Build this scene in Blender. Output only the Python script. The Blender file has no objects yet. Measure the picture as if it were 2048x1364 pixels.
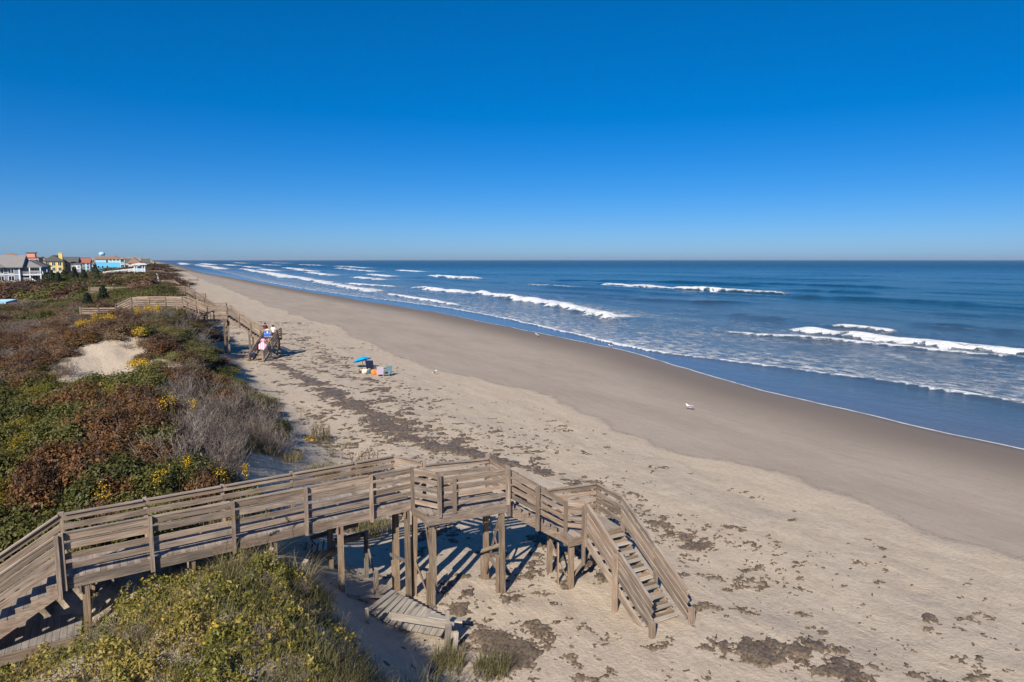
import bpy, bmesh, math, random
import numpy as np
from mathutils import Vector, Matrix
rad = math.radians
random.seed(7)
RNG = np.random.default_rng(11)
scn = bpy.context.scene
COL = scn.collection

# ------------------------------------------------------------------ camera, sky, sun, exposure
# x = across the shore (sea at +x), y = along the shore, z = up (upper beach about 0)
CAM_H = 10.5
cd = bpy.data.cameras.new('camera'); cam = bpy.data.objects.new('camera', cd); COL.objects.link(cam)
cam.location = (0, 0, CAM_H)
cam.rotation_euler = (rad(90 - 6.8), 0, rad(-26.6))
cd.sensor_width = 36; cd.lens = 24.0; cd.clip_start = 0.1; cd.clip_end = 60000
scn.camera = cam

SUN_EL, SUN_AZ = rad(33), rad(225)            # light travels towards +x +y
sd = bpy.data.lights.new('sun', 'SUN'); sun = bpy.data.objects.new('sun', sd); COL.objects.link(sun)
sd.energy = 4.9; sd.angle = rad(0.53); sd.color = (1.0, 0.93, 0.815)
sdir = Vector((math.cos(SUN_EL) * math.sin(SUN_AZ), math.cos(SUN_EL) * math.cos(SUN_AZ), math.sin(SUN_EL)))
sun.rotation_euler = sdir.to_track_quat('Z', 'Y').to_euler()
sun.location = sdir * 60

w = bpy.data.worlds.new('World'); scn.world = w; w.use_nodes = True
wn = w.node_tree.nodes; wl = w.node_tree.links; wn.clear()
sky = wn.new('ShaderNodeTexSky'); sky.sky_type = 'NISHITA'; sky.sun_disc = False
sky.sun_elevation = SUN_EL; sky.sun_rotation = SUN_AZ
sky.altitude = 0; sky.air_density = 0.6; sky.dust_density = 0.65; sky.ozone_density = 9.0
gm = wn.new('ShaderNodeGamma'); gm.inputs[1].default_value = 0.75
hs = wn.new('ShaderNodeHueSaturation'); hs.inputs['Saturation'].default_value = 1.38; hs.inputs['Hue'].default_value = 0.505
bg = wn.new('ShaderNodeBackground'); bg.inputs[1].default_value = 0.132
wo = wn.new('ShaderNodeOutputWorld')
wl.new(sky.outputs[0], gm.inputs[0]); wl.new(gm.outputs[0], hs.inputs['Color']); wl.new(hs.outputs[0], bg.inputs[0]); wl.new(bg.outputs[0], wo.inputs[0])

scn.view_settings.view_transform = 'Standard'; scn.view_settings.look = 'None'
scn.view_settings.gamma = 1.0; scn.view_settings.use_curve_mapping = False
scn.view_settings.exposure = 0.45
scn.render.engine = 'CYCLES'
scn.cycles.max_bounces = 6; scn.cycles.transparent_max_bounces = 6
scn.cycles.volume_bounces = 0

# ------------------------------------------------------------------ small helpers
def hash2(ix, iy, seed):
    n = (ix.astype(np.int64) * 374761393 + iy.astype(np.int64) * 668265263 + seed * 1442695041) & 0xffffffff
    n = ((n ^ (n >> 13)) * 1274126177) & 0xffffffff
    n = n ^ (n >> 16)
    return (n & 0xffffff) / float(0xffffff)
def vnoise(x, y, seed=0):
    x = np.asarray(x, float); y = np.asarray(y, float)
    ix = np.floor(x); iy = np.floor(y); fx = x - ix; fy = y - iy
    fx = fx * fx * fx * (fx * (fx * 6 - 15) + 10); fy = fy * fy * fy * (fy * (fy * 6 - 15) + 10)
    a = hash2(ix, iy, seed); b = hash2(ix + 1, iy, seed); c = hash2(ix, iy + 1, seed); d = hash2(ix + 1, iy + 1, seed)
    return (a + (b - a) * fx) * (1 - fy) + (c + (d - c) * fx) * fy
def fbm(x, y, seed=0, o=4, g=0.5):
    s = 0; a = 1; t = 0
    for i in range(o):
        s = s + a * vnoise(x * 2 ** i + 13.7 * i, y * 2 ** i + 7.3 * i, seed + i); t += a; a *= g
    return s / t
def sst(a, b, x):
    t = np.clip((x - a) / (b - a), 0, 1); return t * t * (3 - 2 * t)

def mesh_np(name, v, f, mat=None, parent=None, attrs=None, smooth=False, link=True):
    v = np.asarray(v, np.float32); f = np.asarray(f, np.int32); k = f.shape[1]
    me = bpy.data.meshes.new(name)
    me.vertices.add(len(v)); me.vertices.foreach_set('co', v.ravel())
    me.loops.add(f.size); me.loops.foreach_set('vertex_index', f.ravel())
    me.polygons.add(len(f)); me.polygons.foreach_set('loop_start', np.arange(0, f.size, k, dtype=np.int32))
    try: me.polygons.foreach_set('loop_total', np.full(len(f), k, np.int32))
    except Exception: pass
    if attrs:
        for n, a in attrs.items():
            at = me.attributes.new(n, 'FLOAT', 'POINT'); at.data.foreach_set('value', np.asarray(a, np.float32))
    me.update(calc_edges=True)
    if smooth: me.polygons.foreach_set('use_smooth', np.ones(len(f), bool))
    if mat: me.materials.append(mat)
    if not link: return me
    o = bpy.data.objects.new(name, me); COL.objects.link(o); o.parent = parent
    return o
def addobj(name, me, parent=None, loc=(0, 0, 0), rot=(0, 0, 0), sc=(1, 1, 1)):
    o = bpy.data.objects.new(name, me); COL.objects.link(o); o.parent = parent
    o.location = loc; o.rotation_euler = rot; o.scale = sc
    return o
def tag(o, label, cat, group=None):
    o['label'] = label; o['category'] = cat
    if group: o['group'] = group
    return o
def thing(name, label, cat, loc=(0, 0, 0), rz=0.0, group=None):
    o = bpy.data.objects.new(name, None); COL.objects.link(o); o.empty_display_size = 0.2
    o.location = loc; o.rotation_euler = (0, 0, rz)
    return tag(o, label, cat, group)
def copy_tree(o, parent=None):
    c = o.copy(); COL.objects.link(c); c.parent = parent
    for ch in o.children: copy_tree(ch, c)
    return c

class MB:                                         # collects boxes / tubes / prisms into one mesh
    def __init__(s): s.v = []; s.f = []
    def add(s, vs, fs):
        n = len(s.v); s.v += [tuple(p) for p in vs]; s.f += [tuple(i + n for i in q) for q in fs]; return s
    def box(s, x0, x1, y0, y1, z0, z1):
        return s.add([(x0, y0, z0), (x1, y0, z0), (x1, y1, z0), (x0, y1, z0), (x0, y0, z1), (x1, y0, z1), (x1, y1, z1), (x0, y1, z1)],
                     [(0, 3, 2, 1), (4, 5, 6, 7), (0, 1, 5, 4), (1, 2, 6, 5), (2, 3, 7, 6), (3, 0, 4, 7)])
    def tube(s, pts, rs, n=6, cap=True):
        pts = [Vector(p) for p in pts]; base = len(s.v)
        if not hasattr(rs, '__len__'): rs = [rs] * len(pts)
        for i, p in enumerate(pts):
            d = (pts[min(i + 1, len(pts) - 1)] - pts[max(i - 1, 0)]).normalized()
            a = d.orthogonal().normalized(); b = d.cross(a)
            for k in range(n):
                t = 2 * math.pi * k / n; s.v.append(tuple(p + (a * math.cos(t) + b * math.sin(t)) * rs[i]))
        for i in range(len(pts) - 1):
            for k in range(n):
                q = base + i * n; s.f.append((q + k, q + (k + 1) % n, q + n + (k + 1) % n, q + n + k))
        if cap:
            s.f.append(tuple(base + k for k in reversed(range(n)))); s.f.append(tuple(base + (len(pts) - 1) * n + k for k in range(n)))
        return s
    def gable(s, x0, x1, y0, y1, ze, zr, axis='x', th=0.22):   # solid gable roof, ridge along axis
        if axis == 'x':
            ym = (y0 + y1) / 2; vs = [(x0, y0, ze), (x1, y0, ze), (x1, y1, ze), (x0, y1, ze), (x0, ym, zr), (x1, ym, zr)]
        else:
            xm = (x0 + x1) / 2; vs = [(x1, y0, ze), (x1, y1, ze), (x0, y1, ze), (x0, y0, ze), (xm, y0, zr), (xm, y1, zr)]
        lo = [(a, b, c - th) for a, b, c in vs[:4]]
        return s.add(vs + lo, [(0, 1, 5, 4), (2, 3, 4, 5), (1, 2, 5), (3, 0, 4), (6, 9, 8, 7), (0, 6, 7, 1), (1, 7, 8, 2), (2, 8, 9, 3), (3, 9, 6, 0)])
    def hip(s, x0, x1, y0, y1, ze, zr, th=0.22):
        w, d = x1 - x0, y1 - y0; m = min(w, d) / 2
        if w >= d: r = [(x0 + m * .9, (y0 + y1) / 2, zr), (x1 - m * .9, (y0 + y1) / 2, zr)]
        else: r = [((x0 + x1) / 2, y0 + m * .9, zr), ((x0 + x1) / 2, y1 - m * .9, zr)]
        vs = [(x0, y0, ze), (x1, y0, ze), (x1, y1, ze), (x0, y1, ze)] + r
        lo = [(a, b, c - th) for a, b, c in vs[:4]]
        fs = [(0, 1, 5, 4), (1, 2, 5), (2, 3, 4, 5), (3, 0, 4)] if w >= d else [(0, 1, 4), (1, 2, 5, 4), (2, 3, 5), (3, 0, 4, 5)]
        return s.add(vs + lo, fs + [(6, 9, 8, 7), (0, 6, 7, 1), (1, 7, 8, 2), (2, 8, 9, 3), (3, 9, 6, 0)])
    def mesh(s, name, mat=None, smooth=False):
        me = bpy.data.meshes.new(name); me.from_pydata(s.v, [], s.f); me.update()
        if smooth: me.polygons.foreach_set('use_smooth', np.ones(len(me.polygons), bool))
        if mat: me.materials.append(mat)
        return me
    def build(s, name, mat, parent=None, loc=(0, 0, 0), smooth=False): return addobj(name, s.mesh(name, mat, smooth), parent, loc)

# ------------------------------------------------------------------ materials
MATS = {}
class NT:
    def __init__(s, name):
        s.m = bpy.data.materials.new(name); s.m.use_nodes = True; s.t = s.m.node_tree; s.n = s.t.nodes; s.l = s.t.links
        s.b = s.n['Principled BSDF']; MATS[name] = s.m
    def new(s, ty, **kw):
        n = s.n.new(ty)
        for k, v in kw.items(): setattr(n, k, v)
        return n
    def put(s, sock, val):
        if isinstance(val, bpy.types.NodeSocket): s.l.new(val, sock)
        elif hasattr(val, '__len__') and len(val) == 3 and sock.type == 'RGBA': sock.default_value = (*val, 1)
        else: sock.default_value = val
    def attr(s, name): return s.new('ShaderNodeAttribute', attribute_name=name).outputs['Fac']
    def math(s, op, a, b=0.0, c=None, clamp=False):
        n = s.new('ShaderNodeMath', operation=op, use_clamp=clamp); s.put(n.inputs[0], a); s.put(n.inputs[1], b)
        if c is not None: s.put(n.inputs[2], c)
        return n.outputs[0]
    def mix(s, fac, a, b, blend='MIX'):
        n = s.new('ShaderNodeMix', data_type='RGBA', blend_type=blend); s.put(n.inputs[0], fac); s.put(n.inputs[6], a); s.put(n.inputs[7], b); return n.outputs[2]
    def ramp(s, fac, stops, interp='LINEAR'):
        n = s.new('ShaderNodeValToRGB'); s.put(n.inputs[0], fac); cr = n.color_ramp; cr.interpolation = interp
        while len(cr.elements) < len(stops): cr.elements.new(0.5)
        for e, (p, c) in zip(cr.elements, stops): e.position = p; e.color = (*c, 1) if hasattr(c, '__len__') else (c, c, c, 1)
        return n.outputs[0]
    def rng(s, v, a, b, c=0.0, d=1.0, ty='SMOOTHSTEP'):
        n = s.new('ShaderNodeMapRange', interpolation_type=ty); s.put(n.inputs[0], v)
        for i, q in zip((1, 2, 3, 4), (a, b, c, d)): s.put(n.inputs[i], q)
        return n.outputs[0]
    def noise(s, vec, scale, detail=4, rough=0.55, dist=0.0):
        n = s.new('ShaderNodeTexNoise'); s.put(n.inputs['Vector'], vec); n.inputs['Scale'].default_value = scale
        n.inputs['Detail'].default_value = detail; n.inputs['Roughness'].default_value = rough; n.inputs['Distortion'].default_value = dist
        return n.outputs['Fac']
    def scale(s, vec, sc):
        n = s.new('ShaderNodeMapping'); s.put(n.inputs['Vector'], vec); n.inputs['Scale'].default_value = sc; return n.outputs[0]
    def pos(s): return s.new('ShaderNodeNewGeometry').outputs['Position']
    def bump(s, h, strength, dist, normal=None):
        n = s.new('ShaderNodeBump'); s.put(n.inputs['Height'], h); n.inputs['Strength'].default_value = strength; n.inputs['Distance'].default_value = dist
        if normal is not None: s.put(n.inputs['Normal'], normal)
        return n.outputs[0]
    def out(s, color=None, rough=None, normal=None, spec=None):
        if color is not None: s.put(s.b.inputs['Base Color'], color)
        if rough is not None: s.put(s.b.inputs['Roughness'], rough)
        if normal is not None: s.put(s.b.inputs['Normal'], normal)
        if spec is not None: s.put(s.b.inputs['Specular IOR Level'], spec)
        return s.m

def plain(name, col, rough=0.7, var=0.12, sc=3.0, spec=0.3):
    t = NT(name); tc = t.new('ShaderNodeTexCoord').outputs['Object']
    n = t.noise(tc, sc, 5); oi = t.new('ShaderNodeObjectInfo').outputs['Random']
    k = t.math('ADD', t.rng(n, 0.25, 0.75, 1 - var, 1 + var, 'LINEAR'), t.rng(oi, 0, 1, -var * .5, var * .5, 'LINEAR'))
    mx = t.new('ShaderNodeVectorMath', operation='SCALE'); t.put(mx.inputs[0], col); t.put(mx.inputs['Scale'], k)
    return t.out(mx.outputs[0], rough, spec=spec)

def wood(name, c1, c2, c3, dark=0.55):
    t = NT(name); tc = t.new('ShaderNodeTexCoord').outputs['Object']; oi = t.new('ShaderNodeObjectInfo').outputs['Random']
    off = t.new('ShaderNodeVectorMath', operation='ADD'); t.put(off.inputs[0], tc)
    cb = t.new('ShaderNodeCombineXYZ'); 
    for i, k in enumerate((37.0, 91.0, 53.0)): t.put(cb.inputs[i], t.math('MULTIPLY', oi, k))
    t.put(off.inputs[1], cb.outputs[0])
    grain = t.noise(t.scale(off.outputs[0], (1.6, 38, 38)), 1.0, 5, 0.65)
    blot = t.noise(t.scale(off.outputs[0], (1.3, 5, 5)), 1.0, 4, 0.6)
    base = t.mix(t.rng(oi, 0.0, 1.0), c1, c2); base = t.mix(t.rng(blot, 0.35, 0.7), base, c3)
    g = t.rng(grain, 0.3, 0.62, dark, 1.12, 'LINEAR')
    mx = t.new('ShaderNodeVectorMath', operation='SCALE'); t.put(mx.inputs[0], base); t.put(mx.inputs['Scale'], g)
    # knots and nail stains
    vo = t.new('ShaderNodeTexVoronoi'); t.put(vo.inputs['Vector'], t.scale(off.outputs[0], (1.7, 9, 9))); vo.inputs['Scale'].default_value = 1.0
    kn = t.rng(vo.outputs['Distance'], 0.05, 0.16, 0.5, 0.0)
    ov = t.new('ShaderNodeVectorMath', operation='SCALE'); t.put(ov.inputs[0], mx.outputs[0]); t.put(ov.inputs['Scale'], t.rng(t.math('FRACT', t.math('MULTIPLY', oi, 17.3)), 0, 1, 0.70, 1.22, 'LINEAR'))
    c = t.mix(kn, ov.outputs[0], (0.07, 0.05, 0.04))
    sx = t.new('ShaderNodeSeparateXYZ'); t.put(sx.inputs[0], t.new('ShaderNodeNewGeometry').outputs['Normal'])   # bleached upper faces, with the light they catch painted in as paler grey
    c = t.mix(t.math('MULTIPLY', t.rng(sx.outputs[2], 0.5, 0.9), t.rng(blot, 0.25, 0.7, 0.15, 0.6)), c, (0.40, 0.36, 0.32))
    return t.out(c, 0.85, t.bump(grain, 0.5, 0.006), 0.2)

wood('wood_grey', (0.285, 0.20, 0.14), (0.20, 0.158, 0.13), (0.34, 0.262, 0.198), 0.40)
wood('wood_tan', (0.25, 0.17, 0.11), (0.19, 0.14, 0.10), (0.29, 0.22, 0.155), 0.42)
wood('wood_old_and_shade', (0.16, 0.135, 0.11), (0.20, 0.17, 0.14), (0.25, 0.21, 0.17), 0.45)  # old timber; also stands in for shade on the low boardwalk deck
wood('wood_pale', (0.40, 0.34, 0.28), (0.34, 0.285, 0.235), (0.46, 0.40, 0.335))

def sand_material():
    t = NT('sand'); p = t.pos()
    dry = t.attr('dryd'); tau = t.attr('tau'); veg = t.attr('veg'); trk = t.attr('track')
    big = t.noise(t.scale(p, (0.25, 0.07, 0.25)), 1.0, 5, 0.6)
    mid = t.noise(t.scale(p, (1.1, 0.55, 1.0)), 1.0, 6, 0.62)
    fine = t.noise(p, 9.0, 5, 0.65)
    grit = t.noise(p, 55.0, 3, 0.7)
    c_dry = t.mix(t.rng(big, 0.32, 0.68), (0.50, 0.402, 0.298), (0.44, 0.358, 0.272))
    c_dry = t.mix(t.rng(mid, 0.36, 0.68, 0, 0.55), c_dry, (0.54, 0.452, 0.35))
    fg2 = t.noise(p, 5.5, 7, 0.75); c_dry = t.mix(t.rng(fg2, 0.36, 0.50, 0.38, 0.0), c_dry, (0.25, 0.20, 0.155)); c_dry = t.mix(t.rng(fg2, 0.54, 0.68, 0.0, 0.35), c_dry, (0.63, 0.54, 0.43))
    strk = t.noise(t.scale(p, (3.0, 0.22, 1.0)), 1.0, 5, 0.65)
    c_dry = t.mix(t.rng(strk, 0.55, 0.72, 0.0, 0.3), c_dry, (0.33, 0.27, 0.21))
    c_damp = t.mix(t.rng(big, 0.3, 0.7), (0.335, 0.275, 0.22), (0.40, 0.33, 0.265))
    c_damp = t.mix(t.rng(mid, 0.45, 0.7, 0, 0.4), c_damp, (0.42, 0.35, 0.275))
    c_damp = t.mix(t.rng(strk, 0.5, 0.72, 0.0, 0.3), c_damp, (0.25, 0.205, 0.165)); c_damp = t.mix(t.rng(fg2, 0.36, 0.5, 0.22, 0.0), c_damp, (0.2, 0.16, 0.13))
    c_wet = (0.185, 0.148, 0.118)
    e = t.math('ADD', dry, t.math('MULTIPLY', t.math('SUBTRACT', mid, 0.5), 2.2))
    fd = t.rng(e, -0.5, 0.25)
    c = t.mix(fd, c_dry, c_damp)
    # old tide line: thin darker thread along the edge
    edge = t.math('MULTIPLY', t.rng(e, -0.15, 0.05), t.rng(e, 0.15, 0.55, 1, 0)); c = t.mix(t.math('MULTIPLY', edge, t.rng(fine, 0.4, 0.65, 0, 0.55)), c, (0.16, 0.13, 0.10))
    ew = t.math('ADD', tau, t.math('MULTIPLY', t.math('SUBTRACT', big, 0.5), 3.0))
    fw = t.rng(ew, -13.0, -2.0); c = t.mix(fw, c, c_wet)
    fg = t.rng(ew, -1.2, 0.6); c = t.mix(fg, c, (0.11, 0.095, 0.08))
    # specks of shell and bits of weed on the dry sand
    vo = t.new('ShaderNodeTexVoronoi'); t.put(vo.inputs['Vector'], p); vo.inputs['Scale'].default_value = 2.6
    sp = t.rng(vo.outputs['Distance'], 0.015, 0.05, 1, 0)
    c = t.mix(t.math('MULTIPLY', sp, 0.55), c, t.mix(t.rng(fine, 0.47, 0.53), (0.10, 0.08, 0.07), (0.75, 0.70, 0.62)))
    c = t.mix(t.rng(grit, 0.3, 0.75, 0.0, 0.22, 'LINEAR'), c, (0.24, 0.19, 0.15))
    # wheel tracks
    c = t.mix(t.math('MULTIPLY', trk, 0.25), c, (0.30, 0.245, 0.19))
    # litter under the bushes
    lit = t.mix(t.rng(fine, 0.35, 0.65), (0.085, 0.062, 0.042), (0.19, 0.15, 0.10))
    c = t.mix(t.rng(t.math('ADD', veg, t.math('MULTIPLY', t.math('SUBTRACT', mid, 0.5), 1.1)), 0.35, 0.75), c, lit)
    r = t.rng(ew, -7.0, 0.5, 0.95, 0.6)
    h = t.math('ADD', t.math('MULTIPLY', mid, 1.0), t.math('MULTIPLY', fine, 0.5)); h = t.math('ADD', h, t.math('MULTIPLY', grit, 0.05))
    fo = t.new('ShaderNodeTexVoronoi', feature='SMOOTH_F1'); wp = t.new('ShaderNodeVectorMath', operation='ADD'); t.put(wp.inputs[0], p); cbf = t.new('ShaderNodeCombineXYZ'); t.put(cbf.inputs[0], t.math('MULTIPLY', mid, 1.5)); t.put(wp.inputs[1], cbf.outputs[0]); t.put(fo.inputs['Vector'], t.scale(wp.outputs[0], (2.3, 1.7, 2))); fo.inputs['Scale'].default_value = 1.0
    h = t.math('ADD', h, t.math('MULTIPLY', t.math('MULTIPLY', fo.outputs['Distance'], t.rng(big, 0.38, 0.6, 0.2, 1.0)), 0.5))
    st = t.rng(fd, 0, 1, 0.6, 0.28); st = t.math('MULTIPLY', st, t.rng(fw, 0, 1, 1, 0.1))
    b = t.new('ShaderNodeBump'); t.put(b.inputs['Height'], h); t.put(b.inputs['Strength'], st); b.inputs['Distance'].default_value = 0.13
    t.out(c, r, b.outputs[0], t.rng(ew, -5.0, 0.5, 0.1, 0.2))
sand_material()

def sea_material():
    t = NT('sea_water'); p = t.pos(); foam = t.attr('foam'); tau = t.attr('tau'); lace = t.attr('lace'); dist = t.attr('dist')
    n1 = t.noise(t.scale(p, (0.9, 0.55, 1)), 1.0, 5, 0.6, 0.4)
    n2 = t.noise(t.scale(p, (0.20, 0.10, 1)), 1.0, 5, 0.62, 0.6)
    n3 = t.noise(t.scale(p, (3.2, 2.2, 1)), 1.0, 4, 0.6, 0.3)
    big = t.noise(t.scale(p, (0.012, 0.004, 1)), 1.0, 4, 0.6)
    shallow = t.rng(tau, 0.0, 17.0); deep = t.rng(tau, 15.0, 170.0)
    c = t.mix(shallow, (0.145, 0.128, 0.115), (0.062, 0.092, 0.124))
    c = t.mix(deep, c, (0.006, 0.052, 0.098))
    c = t.mix(t.rng(big, 0.35, 0.7, 0, 0.45), c, (0.012, 0.062, 0.085))
    # foam: solid white water + lace
    a = t.math('MULTIPLY', foam, t.rng(n3, 0.22, 0.60, 0.55, 1.2, 'LINEAR'))
    solid = t.rng(t.math('ADD', a, t.math('MULTIPLY', t.math('SUBTRACT', n1, 0.5), 0.7)), 0.28, 0.72)
    cell = t.new('ShaderNodeTexVoronoi', feature='DISTANCE_TO_EDGE')
    wv = t.new('ShaderNodeVectorMath', operation='ADD'); t.put(wv.inputs[0], t.scale(p, (0.75, 0.42, 1)))
    cb = t.new('ShaderNodeCombineXYZ'); t.put(cb.inputs[0], t.math('MULTIPLY', n1, 1.6)); t.put(cb.inputs[1], t.math('MULTIPLY', n3, 1.4)); t.put(wv.inputs[1], cb.outputs[0])
    t.put(cell.inputs['Vector'], wv.outputs[0]); cell.inputs['Scale'].default_value = 1.0
    web = t.rng(cell.outputs['Distance'], 0.01, 0.13, 1, 0)
    lm = t.math('MULTIPLY', t.math('ADD', t.math('MULTIPLY', web, 0.5), t.rng(n1, 0.45, 0.68, 0.0, 0.8)), t.rng(t.math('ADD', lace, t.math('SUBTRACT', n2, 0.5)), 0.25, 0.85))
    thr = t.math('MULTIPLY', t.rng(t.math('ABSOLUTE', t.math('SUBTRACT', tau, 0.05)), 0.05, 0.30, 1, 0), t.math('MULTIPLY', t.rng(n1, 0.3, 0.6, 0.35, 0.9), t.rng(dist, 60, 260, 1, 0)))
    f = t.math('MAXIMUM', t.math('MAXIMUM', solid, thr), t.math('MULTIPLY', lm, 0.78), clamp=True)
    c = t.mix(f, c, (0.74, 0.745, 0.74))
    r = t.rng(f, 0.05, 0.6, 0.15, 0.75); r = t.math('MAXIMUM', r, t.rng(dist, 150, 1500, 0.10, 0.30))
    chop = t.noise(t.scale(p, (0.55, 0.28, 1)), 1.0, 6, 0.66, 0.3)
    fin = t.noise(t.scale(p, (2.6, 1.2, 1)), 1.0, 4, 0.6)
    h = t.math('ADD', t.math('MULTIPLY', chop, 1.0), t.math('MULTIPLY', fin, 0.26)); h = t.math('ADD', h, t.math('MULTIPLY', f, 0.25)); h = t.math('ADD', h, t.math('MULTIPLY', t.noise(t.scale(p, (0.13, 0.05, 1)), 1.0, 4, 0.6, 0.4), t.rng(tau, 20, 120, 0.3, 2.6)))
    st = t.rng(tau, 2.0, 26.0, 0.10, 1.0)
    b = t.new('ShaderNodeBump'); t.put(b.inputs['Height'], h); t.put(b.inputs['Strength'], st); b.inputs['Distance'].default_value = 0.85
    t.b.inputs['IOR'].default_value = 1.33
    t.out(c, r, b.outputs[0])
sea_material()

def leaf_material(name, stops, trans=0.22, obvar=0.35, rough=0.55):
    t = NT(name); k = t.attr('k'); oi = t.new('ShaderNodeObjectInfo').outputs['Random']
    tc = t.new('ShaderNodeTexCoord').outputs['Object']
    n = t.noise(tc, 1.1, 3)
    f = t.math('ADD', t.math('MULTIPLY', k, 0.62), t.math('ADD', t.math('MULTIPLY', t.math('SUBTRACT', oi, 0.5), obvar), t.math('MULTIPLY', t.math('SUBTRACT', n, 0.3), 0.55)), clamp=True)
    c = t.ramp(f, stops)
    t.out(c, rough, spec=0.25)
    tr = t.new('ShaderNodeBsdfTranslucent'); t.put(tr.inputs[0], c)
    mx = t.new('ShaderNodeMixShader'); mx.inputs[0].default_value = trans
    o = t.n['Material Output']; t.l.new(t.b.outputs[0], mx.inputs[1]); t.l.new(tr.outputs[0], mx.inputs[2]); t.l.new(mx.outputs[0], o.inputs[0])
leaf_material('leaf_green', [(0.0, (0.042, 0.044, 0.014)), (0.35, (0.087, 0.088, 0.024)), (0.65, (0.147, 0.140, 0.036)), (0.85, (0.238, 0.189, 0.054)), (1.0, (0.308, 0.182, 0.060))])
leaf_material('leaf_rust', [(0.0, (0.051, 0.028, 0.015)), (0.3, (0.108, 0.056, 0.026)), (0.6, (0.210, 0.095, 0.034)), (0.8, (0.190, 0.133, 0.043)), (1.0, (0.127, 0.116, 0.032))])
leaf_material('leaf_brown', [(0.0, (0.065, 0.042, 0.029)), (0.35, (0.152, 0.088, 0.053)), (0.65, (0.225, 0.140, 0.072)), (0.85, (0.189, 0.163, 0.060)), (1.0, (0.334, 0.221, 0.072))])
leaf_material('leaf_olive', [(0.0, (0.070, 0.072, 0.025)), (0.4, (0.150, 0.135, 0.047)), (0.75, (0.246, 0.212, 0.070)), (1.0, (0.386, 0.304, 0.125))])
leaf_material('leaf_gold', [(0.0, (0.071, 0.076, 0.015)), (0.4, (0.186, 0.158, 0.023)), (0.75, (0.345, 0.235, 0.025)), (1.0, (0.517, 0.318, 0.025))])
leaf_material('leaf_pine', [(0.0, (0.013, 0.021, 0.010)), (0.5, (0.031, 0.049, 0.022)), (1.0, (0.072, 0.094, 0.039))], 0.1)
leaf_material('flower_yellow', [(0.0, (0.42, 0.24, 0.01)), (0.5, (0.62, 0.38, 0.015)), (1.0, (0.72, 0.50, 0.04))])
leaf_material('grass_mix', [(0.0, (0.075, 0.07, 0.025)), (0.4, (0.15, 0.13, 0.05)), (0.7, (0.25, 0.20, 0.10)), (1.0, (0.36, 0.29, 0.17))], 0.2)
leaf_material('cover_mix', [(0.0, (0.075, 0.080, 0.018)), (0.3, (0.15, 0.150, 0.028)), (0.55, (0.25, 0.215, 0.04)), (0.8, (0.36, 0.265, 0.075)), (1.0, (0.46, 0.37, 0.22))], 0.25)
leaf_material('twig_grey', [(0.0, (0.072, 0.053, 0.044)), (0.5, (0.180, 0.144, 0.123)), (1.0, (0.396, 0.333, 0.292))], 0.0)
leaf_material('weed_wrack', [(0.0, (0.055, 0.039, 0.027)), (0.45, (0.125, 0.092, 0.064)), (1.0, (0.25, 0.19, 0.13))], 0.0)
plain('bark', (0.13, 0.10, 0.08), 0.9, 0.3, 9)

# ------------------------------------------------------------------ shore lines and the lie of the land
WY = [-200, 0, 22, 42, 53, 74, 110, 150, 207, 314, 446, 689, 1674, 3500, 7000, 16000]
WX = [46, 46, 46.5, 46.9, 48.4, 52.3, 53.0, 53, 48.7, 43.3, 38.6, 27, 13, -30, -260, -1500]
DY = [-200, 0, 13, 16.5, 21, 26, 29, 37, 45, 53.5, 65, 77, 101, 168, 319, 640, 1674, 3500, 7000, 16000]
DX = [27, 27, 27.1, 27.2, 27.5, 27.2, 25.1, 25.0, 26.0, 26.3, 23.4, 22.8, 23.6, 21.4, 18.0, 13.0, -3, -50, -285, -1530]
TY = [-200, 0, 12, 20, 26, 34, 50, 63, 80, 115, 190, 320, 640, 1674, 3500, 7000, 16000]
TX = [6, 6, 6.2, 6.2, 7.0, 8.4, 8.0, 6.9, 6.4, 6.0, 4.5, 1.5, -6, -24, -75, -310, -1560]
def cat(xs, ys, q):                                # smooth-ish interpolation
    e = np.interp(q, xs, ys); d = np.maximum(0.8, np.abs(q) * 0.03)
    return (np.interp(q - d, xs, ys) + 2 * e + np.interp(q + d, xs, ys)) / 4
def wob(y, a, l, seed): return (fbm(np.asarray(y, float) / l, np.asarray(y, float) * 0 + 3.3, seed, 4) - 0.5) * 2 * a
def xw(y): return cat(WY, WX, y) + wob(y, 1.0, 11.0, 31)
def xd(y): return cat(DY, DX, y) + wob(y, 1.7, 7.5, 33) + wob(y, 2.0, 30.0, 34) * sst(60, 120, np.asarray(y, float))
def xt(y): return cat(TY, TX, y) + wob(y, 0.5, 9.0, 35)
HY = [-30, 10, 15, 18.5, 22, 27, 35, 45, 52, 60, 72, 84, 100, 140, 200, 400, 1000, 16000]
HC = [2.6, 2.6, 2.5, 2.4, 2.4, 2.9, 3.5, 3.5, 3.1, 3.7, 4.2, 4.5, 4.7, 4.6, 4.6, 5.0, 4.8, 4.5]
def G(x, y, cx, cy, rx, ry): return np.exp(-((x - cx) / rx) ** 2 - ((y - cy) / ry) ** 2)
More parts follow.
